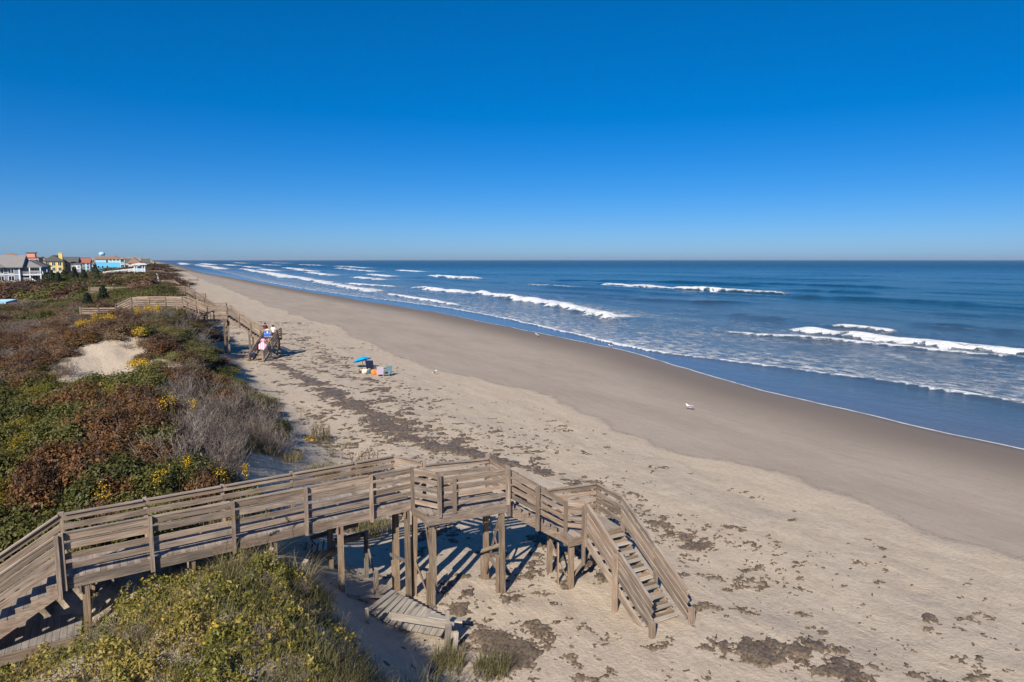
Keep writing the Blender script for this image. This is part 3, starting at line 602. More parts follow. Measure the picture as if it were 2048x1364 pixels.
def walkway_two():
    r = thing('beach_walkway', 'long wooden walkway with raised deck, two landings and people on its lowest stair', 'walkway', (-3.7, 83.5, 4.2), 0)
    W = Walk(r, 'wood_grey', 8)
    an = rad(-21); dx = Vector((math.cos(an), math.sin(an), 0)); dn = Vector((-math.sin(an), math.cos(an), 0)); O = Vector((-3.7, 83.2, 0))
    def P(l, n, z): q = O + dx * l + dn * n; return (q.x, q.y, z)
    wd = 1.5; Z1, Z2, Z3 = 5.5, 4.42, 1.9
    o1 = (-dn.x, -dn.y); o2 = (dn.x, dn.y)
    W.deck(P(0, 0, 0)[:2], P(5.2, 0, 0)[:2], P(5.2, wd, 0)[:2], P(0, wd, 0)[:2], Z1)
    W.railing(P(0, 0, Z1), P(5.2, 0, Z1), [0, .34, .67, 1], o1, rails=5, step=0.2, bot=-.35); W.railing(P(0, wd, Z1), P(5.2, wd, Z1), [0, .34, .67, 1], o2)
    for n in (0, wd): W.board('joist', P(0, n, Z1 - .17), P(5.2, n, Z1 - .17), 0.045, 0.26)
    W.flight(P(5.2, 0, Z1), P(7.7, 0, Z2), P(7.7, wd, Z2), P(5.2, wd, Z1), 7)
    W.railing(P(5.2, 0, Z1), P(7.7, 0, Z2), [0, .55, 1], o1, bot=-.4); W.railing(P(5.2, wd, Z1), P(7.7, wd, Z2), [0, .55, 1], o2, bot=-.4)
    W.deck(P(7.2, 0, 0)[:2], P(9.8, 0, 0)[:2], P(9.8, wd, 0)[:2], P(7.2, wd, 0)[:2], Z2)
    W.railing(P(7.7, 0, Z2), P(9.8, 0, Z2), [0, 1], o1, rails=5, step=0.2); W.railing(P(7.7, wd, Z2), P(9.8, wd, Z2), [0, 1], o2)
    for n in (0, wd): W.board('joist', P(6.6, n, Z2 - .17), P(9.8, n, Z2 - .17), 0.045, 0.26)
    W.flight(P(9.8, 0, Z2), P(13.2, 0, Z3), P(13.2, wd, Z3), P(9.8, wd, Z2), 14)
    W.railing(P(9.8, 0, Z2), P(13.2, 0, Z3), [0, .35, .7, 1], o1, bot=-.4, step=0.2); W.railing(P(9.8, wd, Z2), P(13.2, wd, Z3), [0, .35, .7, 1], o2, bot=-.4)
    W.deck(P(13.1, -.1, 0)[:2], P(15.0, -.1, 0)[:2], P(15.0, wd, 0)[:2], P(13.1, wd, 0)[:2], Z3)
    W.railing(P(13.2, wd, Z3), P(15.0, wd, Z3), [0, 1], o2); W.railing(P(15.0, wd, Z3), P(15.0, -.1, Z3), [0, 1], (dx.x, dx.y)); W.railing(P(13.2, 0, Z3), P(13.7, -.1, Z3), [0, 1], o1)
    for n in (-.1, wd): W.board('joist', P(13.1, n, Z3 - .17), P(15.0, n, Z3 - .17), 0.045, 0.26)
    g = -0.15
    W.flight(P(13.7, -.1, Z3), P(12.95, -3.7, g), P(14.25, -4.0, g), P(15.0, -.1, Z3), 11, 'wood_tan', 0.32)
    for A, B, o in ((P(13.68, -.1, Z3), P(12.93, -3.7, g), (-1, 0)), (P(15.02, -.1, Z3), P(14.27, -4.0, g), (1, 0))):
        W.railing(A, B, [0, .5, 1], o, bot=-.6, top=1.05, psz=0.13)
    # landward step-down and low run
    W.flight(P(0, 0, Z1), P(-1.6, 0, 4.75), P(-1.6, wd, 4.75), P(0, wd, Z1), 4)
    W.railing(P(0, 0, Z1), P(-1.6, 0, 4.75), [0, 1], o1); W.railing(P(0, wd, Z1), P(-1.6, wd, 4.75), [0, 1], o2)
    W.deck(P(-5.2, 0, 0)[:2], P(-1.6, 0, 0)[:2], P(-1.6, wd, 0)[:2], P(-5.2, wd, 0)[:2], 4.75)
    W.railing(P(-5.2, 0, 4.75), P(-1.6, 0, 4.75), [0, .5, 1], o1, rails=3, first=.6, top=.75)
    for l, zt in ((0.3, Z1), (2.6, Z1), (5.0, Z1), (6.9, Z2), (9.4, Z2), (12.0, 2.9), (13.2, Z3), (14.8, Z3)):
        for n in (0.08, wd - .1):
            p = P(l, n, 0); W.post(p[0], p[1], gz1(p[0], p[1]) - .35, zt - .15, 0.2, 'wood_tan', 'support_post', 0.03)
    for n in (0.0, wd): W.board('brace', P(9.35, n, .9), P(9.6, wd - n, 3.9), 0.05, 0.14, (0, 1, 0), 'wood_tan')
    return P, Z3, g
P2, Z2L, Z2G = walkway_two()

def far_walkways():
    # broken stub of an older stair beside the second walkway
    r = thing('old_stair', 'short old stair railing left standing under the second walkway', 'stair', (1.5, 79.5, gz1(1.5, 79.5)))
    W = Walk(r, 'wood_grey', 3); z0 = gz1(1.2, 79.6)
    W.railing((0.6, 79.4, z0 + .2), (2.6, 78.7, z0 + 1.0), [0, .5, 1], (0, -1), rails=1, bot=-.5)
    for i in range(8):
        t = i / 7; W.board('baluster', (0.6 + 2 * t, 79.4 - .7 * t, z0 + .2 + .8 * t), (0.6 + 2 * t, 79.4 - .7 * t, z0 + 1.1 + .8 * t), 0.04, 0.04, (0, 1, 0))
    first = None
    spots = [(2.3, 128.0, rad(-6), 'third walkway along the beach, its long handrail running over yellow dune grass'),
             (0.8, 168.0, rad(-4), 'fourth walkway along the beach, ending in a tall open stair on the sand'),
             (-0.8, 235.0, rad(-3), 'grey wooden walkway beyond the leaning pole, fifth along the beach'),
             (-2.2, 320.0, rad(-2), 'small distant walkway stair on the dune edge, sixth along the beach'),
             (-4.5, 455.0, 0.0, 'tiny distant walkway stair, farthest along the dune edge')]
    for i, (x, y, a, lab) in enumerate(spots):
        if first is None:
            r = thing('beach_walkway', lab, 'walkway', (x, y, 0), 0, 'walkways farther up the beach'); first = r
            W = Walk(r, 'wood_grey', 20); W.o = Vector((0, 0, 0)); Z1, Z2 = 5.0, 2.0; wd = 1.5
            W.deck((-14, 0), (0, 0), (0, wd), (-14, wd), Z1, 0.3)
            for n, o in ((0, (0, -1)), (wd, (0, 1))):
                W.railing((-14, n, Z1), (0, n, Z1), [0, .125, .25, .375, .5, .625, .75, .875, 1], o, bot=-.3)
                W.board('joist', (-14, n, Z1 - .17), (0, n, Z1 - .17), 0.05, 0.26)
                W.railing((0, n, Z1), (4.4, n, Z2), [0, .33, .66, 1], o, bot=-.3)
            W.flight((0, 0, Z1), (4.4, 0, Z2), (4.4, wd, Z2), (0, wd, Z1), 16)
            W.deck((4.4, 0), (6.3, 0), (6.3, wd), (4.4, wd), Z2, 0.3)
            W.railing((4.4, wd, Z2), (6.3, wd, Z2), [0, 1], (0, 1)); W.railing((6.3, wd, Z2), (6.3, 0, Z2), [0, 1], (1, 0))
            W.flight((4.9, 0, Z2), (4.9, -3.6, -.15), (6.3, -3.6, -.15), (6.3, 0, Z2), 12)
            W.railing((4.9, 0, Z2), (4.9, -3.6, -.15), [0, .5, 1], (-1, 0), bot=-.5); W.railing((6.3, 0, Z2), (6.3, -3.6, -.15), [0, .5, 1], (1, 0), bot=-.5)
            for l, zt, zb in ((-12, Z1, 2), (-8, Z1, 2), (-4, Z1, 2), (-.3, Z1, 0), (2.2, 3.4, -.4), (4.6, Z2, -.4), (6.1, Z2, -.4)):
                for n in (.1, wd - .1): W.post(l, n, zb, zt - .15, 0.18, 'wood_tan', 'support_post')
            r.rotation_euler[2] = a
        else:
            c = copy_tree(first); c.location = (x, y, 0); c.rotation_euler = (0, 0, a); c['label'] = lab
far_walkways()

# ------------------------------------------------------------------ old timber under the near walkway
def debris():
    z = gz1(5.7, 18.2)
    r = thing('broken_deck_panel', 'dark broken deck panel lying tilted on the sand under the walkway', 'deck panel', (5.7, 18.1, z)); W = Walk(r, 'wood_old_and_shade', 31)
    for i in range(13):
        t = i / 12; a = Vector((5.55 + 1.05 * t, 19.0 - 1.75 * t, 0.62 - .28 * t)); l = 1.35 * (1 - .55 * t)
        b = a + Vector((-.85, -.72, -.12)) * (l * .9)
        a.z = max(a.z, gz1(a.x, a.y) + .04); b.z = max(gz1(b.x, b.y) + .05, b.z - .15)
        W.board('plank', a, b, 0.172, 0.035, (0, 0, 1), None, 0.006)
    r = thing('fallen_beam', 'pale horizontal beam nailed to two stub posts in front of the dark deck panel', 'beam', (5.6, 16.6, gz1(5.6, 16.6))); W = Walk(r, 'wood_pale', 32)
    W.board('beam', (4.85, 17.15, .92), (6.42, 16.35, .62), 0.05, 0.2)
    for x, y, zt, s in ((6.3, 16.5, 1.0, .09), (6.25, 16.3, .72, .13), (6.45, 16.25, .5, .1), (4.3, 17.35, 1.15, .08)):
        W.post(x, y, gz1(x, y) - .3, zt, s, 'wood_old_and_shade' if s > .1 else None, 'stub_post', 0.05)
    W.board('back_board', (5.9, 17.0, .72), (6.8, 16.7, .5), 0.2, 0.05, (0, 0, 1), 'wood_pale')
    r = thing('broken_fence_frame', 'collapsed wooden frame with short slats on the sunlit mound behind the post', 'fence', (3.7, 20.7, gz1(3.7, 20.7))); W = Walk(r, 'wood_tan', 33)
    z = gz1(3.6, 20.6)
    W.board('bottom_board', (3.0, 20.75, z + .12), (4.4, 20.45, z + .18), 0.05, 0.2); W.board('top_board', (3.5, 21.0, z + .55), (4.7, 21.2, z + .62), 0.05, 0.14)
    W.board('end_board', (4.1, 20.6, z + .42), (5.0, 20.75, z + .38), 0.05, 0.15); W.board('end_board', (4.2, 20.9, z + .75), (5.0, 21.0, z + .72), 0.05, 0.14)
    for i in range(8):
        x = 3.05 + .17 * i; W.board('slat', (x, 20.72 - .035 * i, z - .02), (x + .16, 20.95 - .03 * i, z + .42 + .05 * math.sin(i * 2)), 0.035, 0.06, (0, 1, 0), 'wood_old_and_shade')
    k = 0
    for x, y, zt, s, lab in ((5.15, 19.5, 1.1, .13, 'lone short square post with rounded top standing under the walkway'), (5.25, 21.0, 1.75, .12, 'dark old post with a leaning brace in the shade under the walkway')):
        r = thing('old_post', lab, 'post', (x, y, gz1(x, y))); W = Walk(r, 'wood_old_and_shade' if k else 'wood_grey', 34 + k)
        W.post(x, y, gz1(x, y) - .4, zt, s, None, 'shaft', 0.02)
        if k: W.board('brace', (x - .02, y - .1, zt - .25), (x + .1, y - .75, gz1(x, y) + .15), .04, .13, (0, 1, 0)); W.board('cross_board', (x - 1.0, y + .1, zt - .12), (x + .1, y + .1, zt - .05), .04, .16)
        else: W.board('cap', (x, y, zt - .01), (x, y, zt + .05), .09, .09, (0, 1, 0))
        k += 1
    r = thing('loose_plank', 'white-grey loose plank lying beside the lone short post', 'plank', (5.0, 19.2, gz1(5, 19.2))); W = Walk(r, 'wood_pale', 36)
    W.board('plank', (4.5, 19.05, gz1(4.5, 19.05) + .12), (5.45, 19.3, gz1(5.45, 19.3) + .22), .14, .04); W.board('plank_end', (4.15, 18.9, gz1(4.15, 18.9) + .06), (4.5, 19.02, gz1(4.5, 19.0) + .12), .1, .04, (0, 0, 1), 'wood_old_and_shade')
    for i, (a, b, lab) in enumerate((((1.75, 18.25, 2.35), (2.1, 18.5, 2.85), 'tan board end leaning against the walkway post above the grassy hump'), ((2.55, 18.0, 2.05), (2.95, 18.35, 2.4), 'tan board end poking out of sand at the edge of the hump'))):
        r = thing('loose_board', lab, 'board', (a[0], a[1], gz1(a[0], a[1]))); W = Walk(r, 'wood_tan', 38 + i); d = Vector(b) - Vector(a)
        W.board('plank', Vector(a) - d * .8, b, .14, .05); W.board('nailer', Vector(a) + d * .3 + Vector((0, 0, .05)), Vector(a) + d * .7 + Vector((0, 0, .05)), .06, .04)
debris()

# ------------------------------------------------------------------ seaweed wrack
def wrack():
    lines = [([(9.0, 72.7), (10.2, 66.2), (10.6, 58), (11.2, 52), (11.9, 45.5), (12.2, 40), (12.8, 36.4), (14.2, 34.2), (15.1, 31.8), (16.1, 30.2), (16.8, 28.5)], 0.85, 0.95),
             ([(10.5, 60), (11.3, 50.4), (11.9, 45.5), (12.0, 40.5), (13.4, 36), (14.6, 34)], 1.7, 0.82),
             ([(11.1, 69.1), (12.7, 64.9), (15.0, 60.7), (14.7, 51.8), (14.2, 46.1), (13.6, 41), (15.5, 36)], 1.7, 0.5),
             ([(16.6, 29.0), (17.0, 25.5), (17.3, 23.5), (17.2, 20.5), (17.2, 18.0)], 0.6, 0.55),
             ([(10.5, 120), (11, 95), (10, 84)], 0.9, 0.5), ([(13.5, 95), (14, 80), (16.5, 68)], 0.5, 0.35)]
    spots = [(17.3, 19.0, .9, .8), (16.0, 18.1, .7, .6), (15.7, 16.5, .8, .62), (15.4, 14.3, .75, .75), (16.6, 13.8, .6, .62), (19.9, 12.9, .35, .8), (19.3, 14.0, .4, .6), (20.1, 11.8, .3, .7), (14.3, 15.1, .55, .75),
             (12.6, 13.2, .7, .75), (13.8, 12.4, .9, .9), (14.5, 12.2, 1.0, .85), (15.6, 12.0, .8, .75), (16.4, 12.6, .5, .6), (15.0, 11.2, 1.0, .85), (17.6, 11.2, .6, .62),
             (7.4, 16.2, .8, 1.1), (7.9, 15.3, .9, 1.0), (8.8, 14.7, .8, .7), (8.6, 13.5, .8, .7), (9.8, 13.8, .7, .5), (7.2, 17.2, .5, .7), (12.2, 21.7, .7, 1.1), (12.5, 20.5, .7, 1.0), (11.9, 20.0, .5, .8),
             (12.9, 20.2, .5, .9), (12.0, 17.6, .5, .9), (12.4, 18.0, .6, .9), (11.0, 18.3, .35, .9), (9.9, 21.4, .9, .85), (9.0, 20.2, .5, .8), (8.2, 20.4, .6, .7), (7.6, 19.9, .5, .7), (8.0, 19.0, .4, .7), (7.3, 18.3, .5, .7), (7.6, 22.5, .6, .6),
             (11.3, 16.9, .4, .7), (10.0, 17.4, .5, .45), (11.0, 15.2, .5, .42), (18.6, 16.0, .8, .38), (8.6, 17.3, .3, .6), (13.6, 17.2, .4, .5), (13.5, 19.5, .5, .6), (14.5, 20.5, .5, .55)]
    V = []; Fc = []; K = []; n0 = 0
    for x0, x1, y0, y1, st in ((3.5, 24, 8, 27, 0.05), (5, 24, 27, 50, 0.085), (5, 24, 50, 125, 0.17)):
        xs = np.arange(x0, x1, st); ys = np.arange(y0, y1, st); X, Y = np.meshgrid(xs, ys); sh = X.shape
        X = X.ravel() + RNG.normal(0, st * .22, X.size); Y = Y.ravel() + RNG.normal(0, st * .22, Y.size)
        D = np.zeros_like(X)
        for pts, wd, amp in lines:
            P = sorted(pts, key=lambda q: q[1]); py = [q[1] for q in P]; px = [q[0] for q in P]
            s = X - np.interp(Y, py, px) - wob(Y, .5, 4.0, 91); e = sst(-1, .5, np.minimum(Y - py[0], py[-1] - Y))
            D = np.maximum(D, amp * e * np.exp(-(s / wd) ** 2))
        for cx, cy, r_, amp in spots: D = np.maximum(D, amp * np.exp(-((X - cx) / (r_ * .8)) ** 2 - ((Y - cy) / r_) ** 2))
        D = np.maximum(D, 0.24 * sst(5, 8, X) * sst(21, 16, X))
        n = fbm(X / .6, Y / .45, 92, 5, .72); nb = fbm(X / 2.2, Y / 1.6, 93, 3)
        m = D * 1.15 + (n - .5) * 2.3 + (nb - .5) * 1.0 - .62
        band = sst(5.5, 8, X) * sst(22, 17, X) * sst(.45, .6, fbm(X / 4., Y / 6., 95, 2)); m = np.maximum(m, np.where(band > .05, (fbm(X / .30, Y / .22, 94, 3, .6) - (.80 - .10 * band)) * 2.0, -1))
        m = m + RNG.normal(0, .13, X.size) - .03
        m = np.where((X > 11.5) & (X < 13.2) & (Y < 17.7) & (Y > 14.4), -1, m)
        h = np.clip(m * .07, 0, .03) + RNG.uniform(0, .03 if st < .08 else .04, X.size) * (m > 0)
        Zg = gz(X, Y) + np.where(m > 0, h + .012, -.03)
        I = np.arange(X.size).reshape(sh); q = np.stack([I[:-1, :-1], I[:-1, 1:], I[1:, 1:], I[1:, :-1]], -1).reshape(-1, 4)
        q = q[((m > 0)[q]).sum(1) >= 2]
        us = np.zeros(X.size, bool); us[q.ravel()] = True; ix = np.cumsum(us) - 1 + n0
        V.append(np.stack([X, Y, Zg], 1)[us]); Fc.append(ix[q]); K.append(RNG.random(us.sum())); n0 += us.sum()
    o = mesh_np('seaweed_wrack', np.concatenate(V), np.concatenate(Fc), MATS['weed_wrack'], None, dict(k=np.concatenate(K)))
    o['kind'] = 'stuff'; tag(o, 'dark brown dried seaweed strewn in clumps and bands over the upper beach', 'seaweed')
wrack()

# ------------------------------------------------------------------ plants
def leaves_mesh(name, C, N, size, mat, asp=0.55, k=None, seed=0):
    """one small folded rhombus per leaf at C with facing N"""
    r = np.random.default_rng(seed); n = len(C)
    N = N / np.maximum(np.linalg.norm(N, axis=1, keepdims=True), 1e-6)
    a = r.normal(size=(n, 3)); a -= (a * N).sum(1, keepdims=True) * N; a /= np.maximum(np.linalg.norm(a, axis=1, keepdims=True), 1e-6)
    b = np.cross(N, a); s = (size * r.uniform(.6, 1.35, n))[:, None]
    v = np.stack([C - a * s * .5, C + b * s * asp * .5 + N * s * .08, C + a * s * .5 - N * s * .1, C - b * s * asp * .5 + N * s * .08], 1).reshape(-1, 3)
    f = np.arange(n * 4).reshape(-1, 4)
    k = r.random(n) if k is None else k
    return mesh_np(name, v, f, MATS[mat], None, dict(k=np.repeat(k, 4)), link=False)
def dome_points(n, rx, rz, seed, clumps=26, spread=0.34, fill=0.4):
    r = np.random.default_rng(seed)
    th = r.uniform(0, 2 * np.pi, clumps); ph = np.arccos(r.uniform(0.02, 1, clumps)); rr = r.uniform(.62, 1.0, clumps)
    cc = np.stack([np.sin(ph) * np.cos(th) * rx * rr, np.sin(ph) * np.sin(th) * rx * rr, np.cos(ph) * rz * rr], 1)
    w_ = r.dirichlet(np.ones(clumps) * 2.5); ci = r.choice(clumps, n, p=w_)
    C = cc[ci] + r.normal(0, spread, (n, 3)) * np.array([rx * .55, rx * .55, rz * .5])
    C[:, 2] = np.abs(C[:, 2]); N = C / np.array([rx, rx, rz]) ** 2 + r.normal(0, .55, (n, 3)) + np.array([0, 0, .35])
    kc = r.random(clumps)
    return C, N, np.clip(kc[ci] * .6 + r.random(n) * .5, 0, 1)
def stems_mesh(name, n, rx, rz, seed, mat='bark', rad0=0.018):
    R = random.Random(seed); mb = MB()
    for i in range(n):
        a = R.uniform(0, 6.28); q = R.uniform(.2, .85); x, y = math.cos(a) * rx * q, math.sin(a) * rx * q; z = rz * R.uniform(.5, .85)
        mb.tube([(x * .12, y * .12, -.15), (x * .5, y * .5, z * .55), (x, y, z)], [rad0, rad0 * .7, rad0 * .3], 4, False)
    return mb.mesh(name, MATS[mat])
def twig_mesh(name, n, rx, rz, seed, th=0.008):
    """grey leafless bush: many thin upright branching twigs"""
    r = np.random.default_rng(seed); V = []; K = []
    def strand(p, d, l, t, k, lev):
        p = np.array(p, float); d = np.array(d, float); seg = 3
        for i in range(seg):
            q = p + d * l / seg; d = d + r.normal(0, .16, 3) + np.array([0, 0, .05]); d /= np.linalg.norm(d)
            s = np.cross(d, r.normal(size=3)); s /= max(np.linalg.norm(s), 1e-6)
            w0 = t * (1 - .25 * i); w1 = t * (1 - .25 * (i + 1))
            V.extend([p - s * w0, p + s * w0, q + s * w1, q - s * w1]); K.extend([k] * 4)
            if lev > 0:
                for _ in range(2 if lev > 1 else r.integers(1, 4)):
                    dd = d + r.normal(0, .55, 3); dd[2] = abs(dd[2]) * .8 + .25; dd /= np.linalg.norm(dd)
                    strand(q, dd, l * r.uniform(.4, .65), t * .62, np.clip(k + r.normal(0, .15), 0, 1), lev - 1)
            p = q
    for i in range(n):
        a = r.uniform(0, 6.28); q = np.sqrt(r.random()) * .75; d = np.array([np.cos(a) * q, np.sin(a) * q, 1.0]); d /= np.linalg.norm(d)
        strand((np.cos(a) * q * rx * .55, np.sin(a) * q * rx * .55, -.1), d, rz * r.uniform(.55, .8), th, r.random(), 2)
    V = np.array(V); return mesh_np(name, V, np.arange(len(V)).reshape(-1, 4), MATS['twig_grey'], None, dict(k=np.array(K)), link=False)
def blades_mesh(name, P, H, mat, seed, wid=0.012, lean=0.5, k=None):
    """curved grass blades (3 quads) rooted at P with height H"""
    r = np.random.default_rng(seed); n = len(P); a = r.uniform(0, 2 * np.pi, n); L = np.abs(r.normal(lean, .25, n))
    dx = np.stack([np.cos(a), np.sin(a), np.zeros(n)], 1); sx = np.stack([-np.sin(a), np.cos(a), np.zeros(n)], 1)
    V = []; 
    for t, w_ in ((0, 1.0), (.4, .9), (.75, .6), (1.0, .08)):
        c = P + dx * (H * L * t ** 2)[:, None] + np.array([0, 0, 1.]) * (H * (t - .35 * L * t ** 2.5))[:, None]
        V += [c - sx * wid * w_ / 2, c + sx * wid * w_ / 2]
    V = np.stack(V, 1).reshape(-1, 3); b = np.arange(n)[:, None] * 8
    f = np.concatenate([b + np.array([[0, 1, 3, 2]]), b + np.array([[2, 3, 5, 4]]), b + np.array([[4, 5, 7, 6]])], 0)
    k = r.random(n) if k is None else k
    return mesh_np(name, V, f, MATS[mat], None, dict(k=np.repeat(k, 8)), link=False)

PROTO = {}
def proto(kind, i):
    key = (kind, i)
    if key in PROTO: return PROTO[key]
    sd_ = hash(kind) % 1 + {'green': 1, 'rust': 2, 'brown': 3, 'olive': 4, 'gold': 5, 'twig': 6, 'thicket': 7, 'thicketb': 8, 'pine': 9}[kind] * 37 + i
    if kind in ('green', 'rust', 'brown', 'olive', 'gold'):
        nl = {'green': 5200, 'rust': 5200, 'brown': 5600, 'olive': 5600, 'gold': 4600}[kind]
        C, N, k = dome_points(nl, 1.0, 1.0, sd_, 30, .30)
        me = leaves_mesh('foliage', C, N, {'green': .115, 'rust': .105, 'brown': .09, 'olive': .085, 'gold': .075}[kind], 'leaf_' + kind, .55, k, sd_)
        st = stems_mesh('branches', 14, 1.0, 1.0, sd_)
        PROTO[key] = [('foliage', me), ('branches', st)]
        if kind in ('rust', 'brown'): PROTO[key].append(('twigs', twig_mesh('twigs', 7, 1.05, 1.15, sd_ + 5, .006)))
    elif kind == 'twig':
        PROTO[key] = [('twigs', twig_mesh('twigs', 20, 1.1, 1.1, sd_, .011)), ('branches', stems_mesh('branches', 12, .9, .9, sd_, 'bark', .012))]
    elif kind in ('thicket', 'thicketb'):
        C, N, k = dome_points(2600, 1.0, 1.0, sd_, 22, .32)
        PROTO[key] = [('foliage', leaves_mesh('foliage', C, N, .14, 'leaf_green' if kind == 'thicket' else 'leaf_brown', .6, k, sd_)), ('branches', stems_mesh('branches', 8, 1, 1, sd_))]
    elif kind == 'pine':
        r = np.random.default_rng(sd_); n = 3200; h = r.random(n) ** .8; a = r.uniform(0, 6.28, n)
        lay = np.floor(h * 9) / 9; rr = (1 - lay * .75) * np.sqrt(r.random(n)) * (.7 + .5 * r.random(9)[np.minimum((h * 9).astype(int), 8)])
        C = np.stack([np.cos(a) * rr * .62, np.sin(a) * rr * .62, .18 + .82 * h + .05 * r.normal(size=n)], 1); N = C * [1, 1, .3] + r.normal(0, .5, (n, 3))
        PROTO[key] = [('crown', leaves_mesh('crown', C, N, .10, 'leaf_pine', .45, None, sd_)), ('trunk', MB().tube([(0, 0, -.05), (.01, 0, .5), (0, .01, .95)], [.035, .025, .006], 7).mesh('trunk', MATS['bark']))]
    return PROTO[key]
SHRUB = {'green': ('leafy_shrub', 'dark green leafy shrub'), 'rust': ('rust_shrub', 'rust-orange leafed shrub'), 'brown': ('brown_shrub', 'brown autumn shrub'), 'olive': ('olive_shrub', 'olive green low shrub'),
         'gold': ('gold_shrub', 'yellow-green shrub'), 'twig': ('bare_shrub', 'grey leafless twiggy shrub'), 'thicket': ('thicket_shrub', 'green thicket shrub'), 'thicketb': ('thicket_shrub', 'brown thicket shrub'), 'pine': ('pine_tree', 'dark pine tree')}
def shrub(kind, x, y, r, h, where, sink=0.12):
    nm, lb = SHRUB[kind]; i = random.randrange(3 if kind in ('green', 'rust', 'brown', 'twig') else 2)
    o = thing(nm, lb + ' ' + where, 'tree' if kind == 'pine' else 'shrub', (x, y, gz1(x, y) - sink), random.uniform(0, 6.28), lb + 's ' + where)
    o.scale = (r, r * random.uniform(.85, 1.15), h)
    for n, me in proto(kind, i): addobj(n, me, o)
    return o
def pick(*opts):
    t = random.random() * sum(w_ for _, w_ in opts)
    for k, w_ in opts:
        t -= w_
        if t <= 0: return k
    return opts[-1][0]

def plant_dunes():
    # --- dune crest just behind the near walkway and on to the second one
    y = 20.9
    cells = []
    while y < 132:
        st = 1.05 + max(0, y - 22) * 0.016
        x = -4 - y * 0.30
        while x < 8.5:
            cells.append((x + random.uniform(-.4, .4) * st, y + random.uniform(-.4, .4) * st, st)); x += st
        y += st * .95
    for x, y, st in cells:
        s = float(xt(np.array([y]))[0]) - x
        c = float(cover(np.array([x]), np.array([y]))[0])
        if c < random.uniform(.3, .6): continue
        if abs(y - (19.0 + .14 * (x + 2.5))) < 2.4 and x < 7: continue
        if y < 23 and x > 0.5: continue
        n = float(fbm(np.array([x / 5.]), np.array([y / 7.]), 55, 3)[0]); nb = float(fbm(np.array([x / 9. + 40]), np.array([y / 12.]), 56, 3)[0])
        if y < 46:
            wh = 'behind the near walkway'
            if x > -0.5 and y > 24.5 and y < 40: kind = pick(('twig', 6.5), ('olive', .3), ('rust', .6)) if x < 4.2 else pick(('olive', 2), ('twig', .8), ('green', .6))
            elif x < -4.4 - (y - 26) * .12 and y > 23.5: kind = pick(('gold', 3), ('green', 1.5), ('olive', 1))
            elif y > 37: kind = pick(('gold', 1.6), ('rust', 1.6), ('green', 1.6), ('olive', 1)) if x < 1 else pick(('olive', 3), ('twig', .8), ('green', .6))
            elif y > 24 + (x + 4) * .6 and n > .47: kind = pick(('rust', 4), ('green', 1))
            else: kind = pick(('green', 4.2), ('rust', .9), ('gold', .25))
            h = {'twig': 1.25, 'green': 1.05, 'rust': 1.05, 'gold': .7, 'olive': .6}[kind] * random.uniform(.8, 1.2)
        elif y < 90:
            wh = 'between the two walkways'
            if s < 7.5: kind = pick(('olive', 3.6), ('green', .7), ('twig', .5), ('rust', .5)) if y < 68 else pick(('twig', 2), ('olive', 1.2), ('brown', 1))
            elif y > 74: kind = pick(('twig', 2.4), ('brown', 2.4), ('rust', .4))
            elif n > .52: kind = pick(('rust', 2), ('brown', 2.5), ('twig', .6))
            else: kind = pick(('brown', 2.5), ('olive', 1.5), ('gold', .8), ('green', .5), ('twig', .8))
            h = {'twig': 1.0, 'green': .9, 'rust': .85, 'gold': .6, 'olive': .65, 'brown': .85}[kind] * random.uniform(.8, 1.2)
        else:
            wh = 'past the second walkway'
            kind = pick(('brown', 2.5), ('twig', 1.6), ('olive', 1.4), ('green', 1.2)) if n > .45 else pick(('green', 2), ('olive', 2), ('brown', 1))
            h = 1.0 * random.uniform(.8, 1.3)
        if s < 5 and kind != 'twig': h *= .75
        ux = (x * .894 - y * .448) / (x * .448 + y * .894)
        wh += ', ' + ('at the left edge' if ux < -.62 else 'left of the middle' if ux < -.5 else 'right of the middle' if ux < -.38 else 'on the beach side') + (', ' + ('front row' if y < 24.5 else 'halfway up' if y < 33 else 'on the crest') if y < 46 else ', ' + ('nearer part' if y < 66 else 'farther part') if y < 90 else '')
        shrub(kind, x, y, st * random.uniform(.72, .95), h, wh)
    for kd, x, y, r_, hh in (('brown', -2.0, 57.0, .9, .6), ('olive', -1.4, 55.6, .9, .6), ('twig', -4.4, 62.0, 1.3, .7), ('twig', -3.2, 60.6, 1.0, .6), ('rust', -.6, 58.5, 1.5, 1.1), ('brown', -6.4, 47.5, 1.0, .5)): shrub(kd, x, y, r_, hh, 'on the bare sand hollow')
    for x, y in ((2.4, 16.6), (3.0, 15.4), (2.2, 14.6), (3.3, 14.0), (2.7, 13.0), (3.4, 12.2), (1.6, 16.9), (0.2, 15.6), (-.9, 14.9), (1.1, 13.2), (-1.6, 16.2)): shrub('twig', x, y, random.uniform(.35, .55), random.uniform(.3, .5), 'low on the foreground hump', .05)
    # --- thickets between the second walkway and the houses
    y = 134
    n = 0
    while y < 900:
        st = 4.4 + (y - 134) * 0.036
        x = -y * .21 - 12
        xe = float(xt(np.array([y]))[0]) - 1.5
        while x < xe:
            X_, Y_ = x + random.uniform(-.4, .4) * st, y + random.uniform(-.4, .4) * st
            nn = float(fbm(np.array([X_ / 18.]), np.array([Y_ / 26.]), 57, 3)[0])
            if not house_zone(X_, Y_) and random.random() < .93:
                east = xe - X_
                kind = 'thicketb' if (nn > .52 or east < 9) else 'thicket'
                shrub(kind, X_, Y_, st * random.uniform(.62, .85), random.uniform(1.3, 2.3) * (1 + (y - 134) * .0009) * (.6 if east < 6 else 1), ('on the dune ridge' if east < 9 else 'in scrub before the houses') + (' just past the second walkway' if y < 200 else ' at middle distance' if y < 360 else ' far off'), .25); n += 1
            x += st
        y += st * 1.15
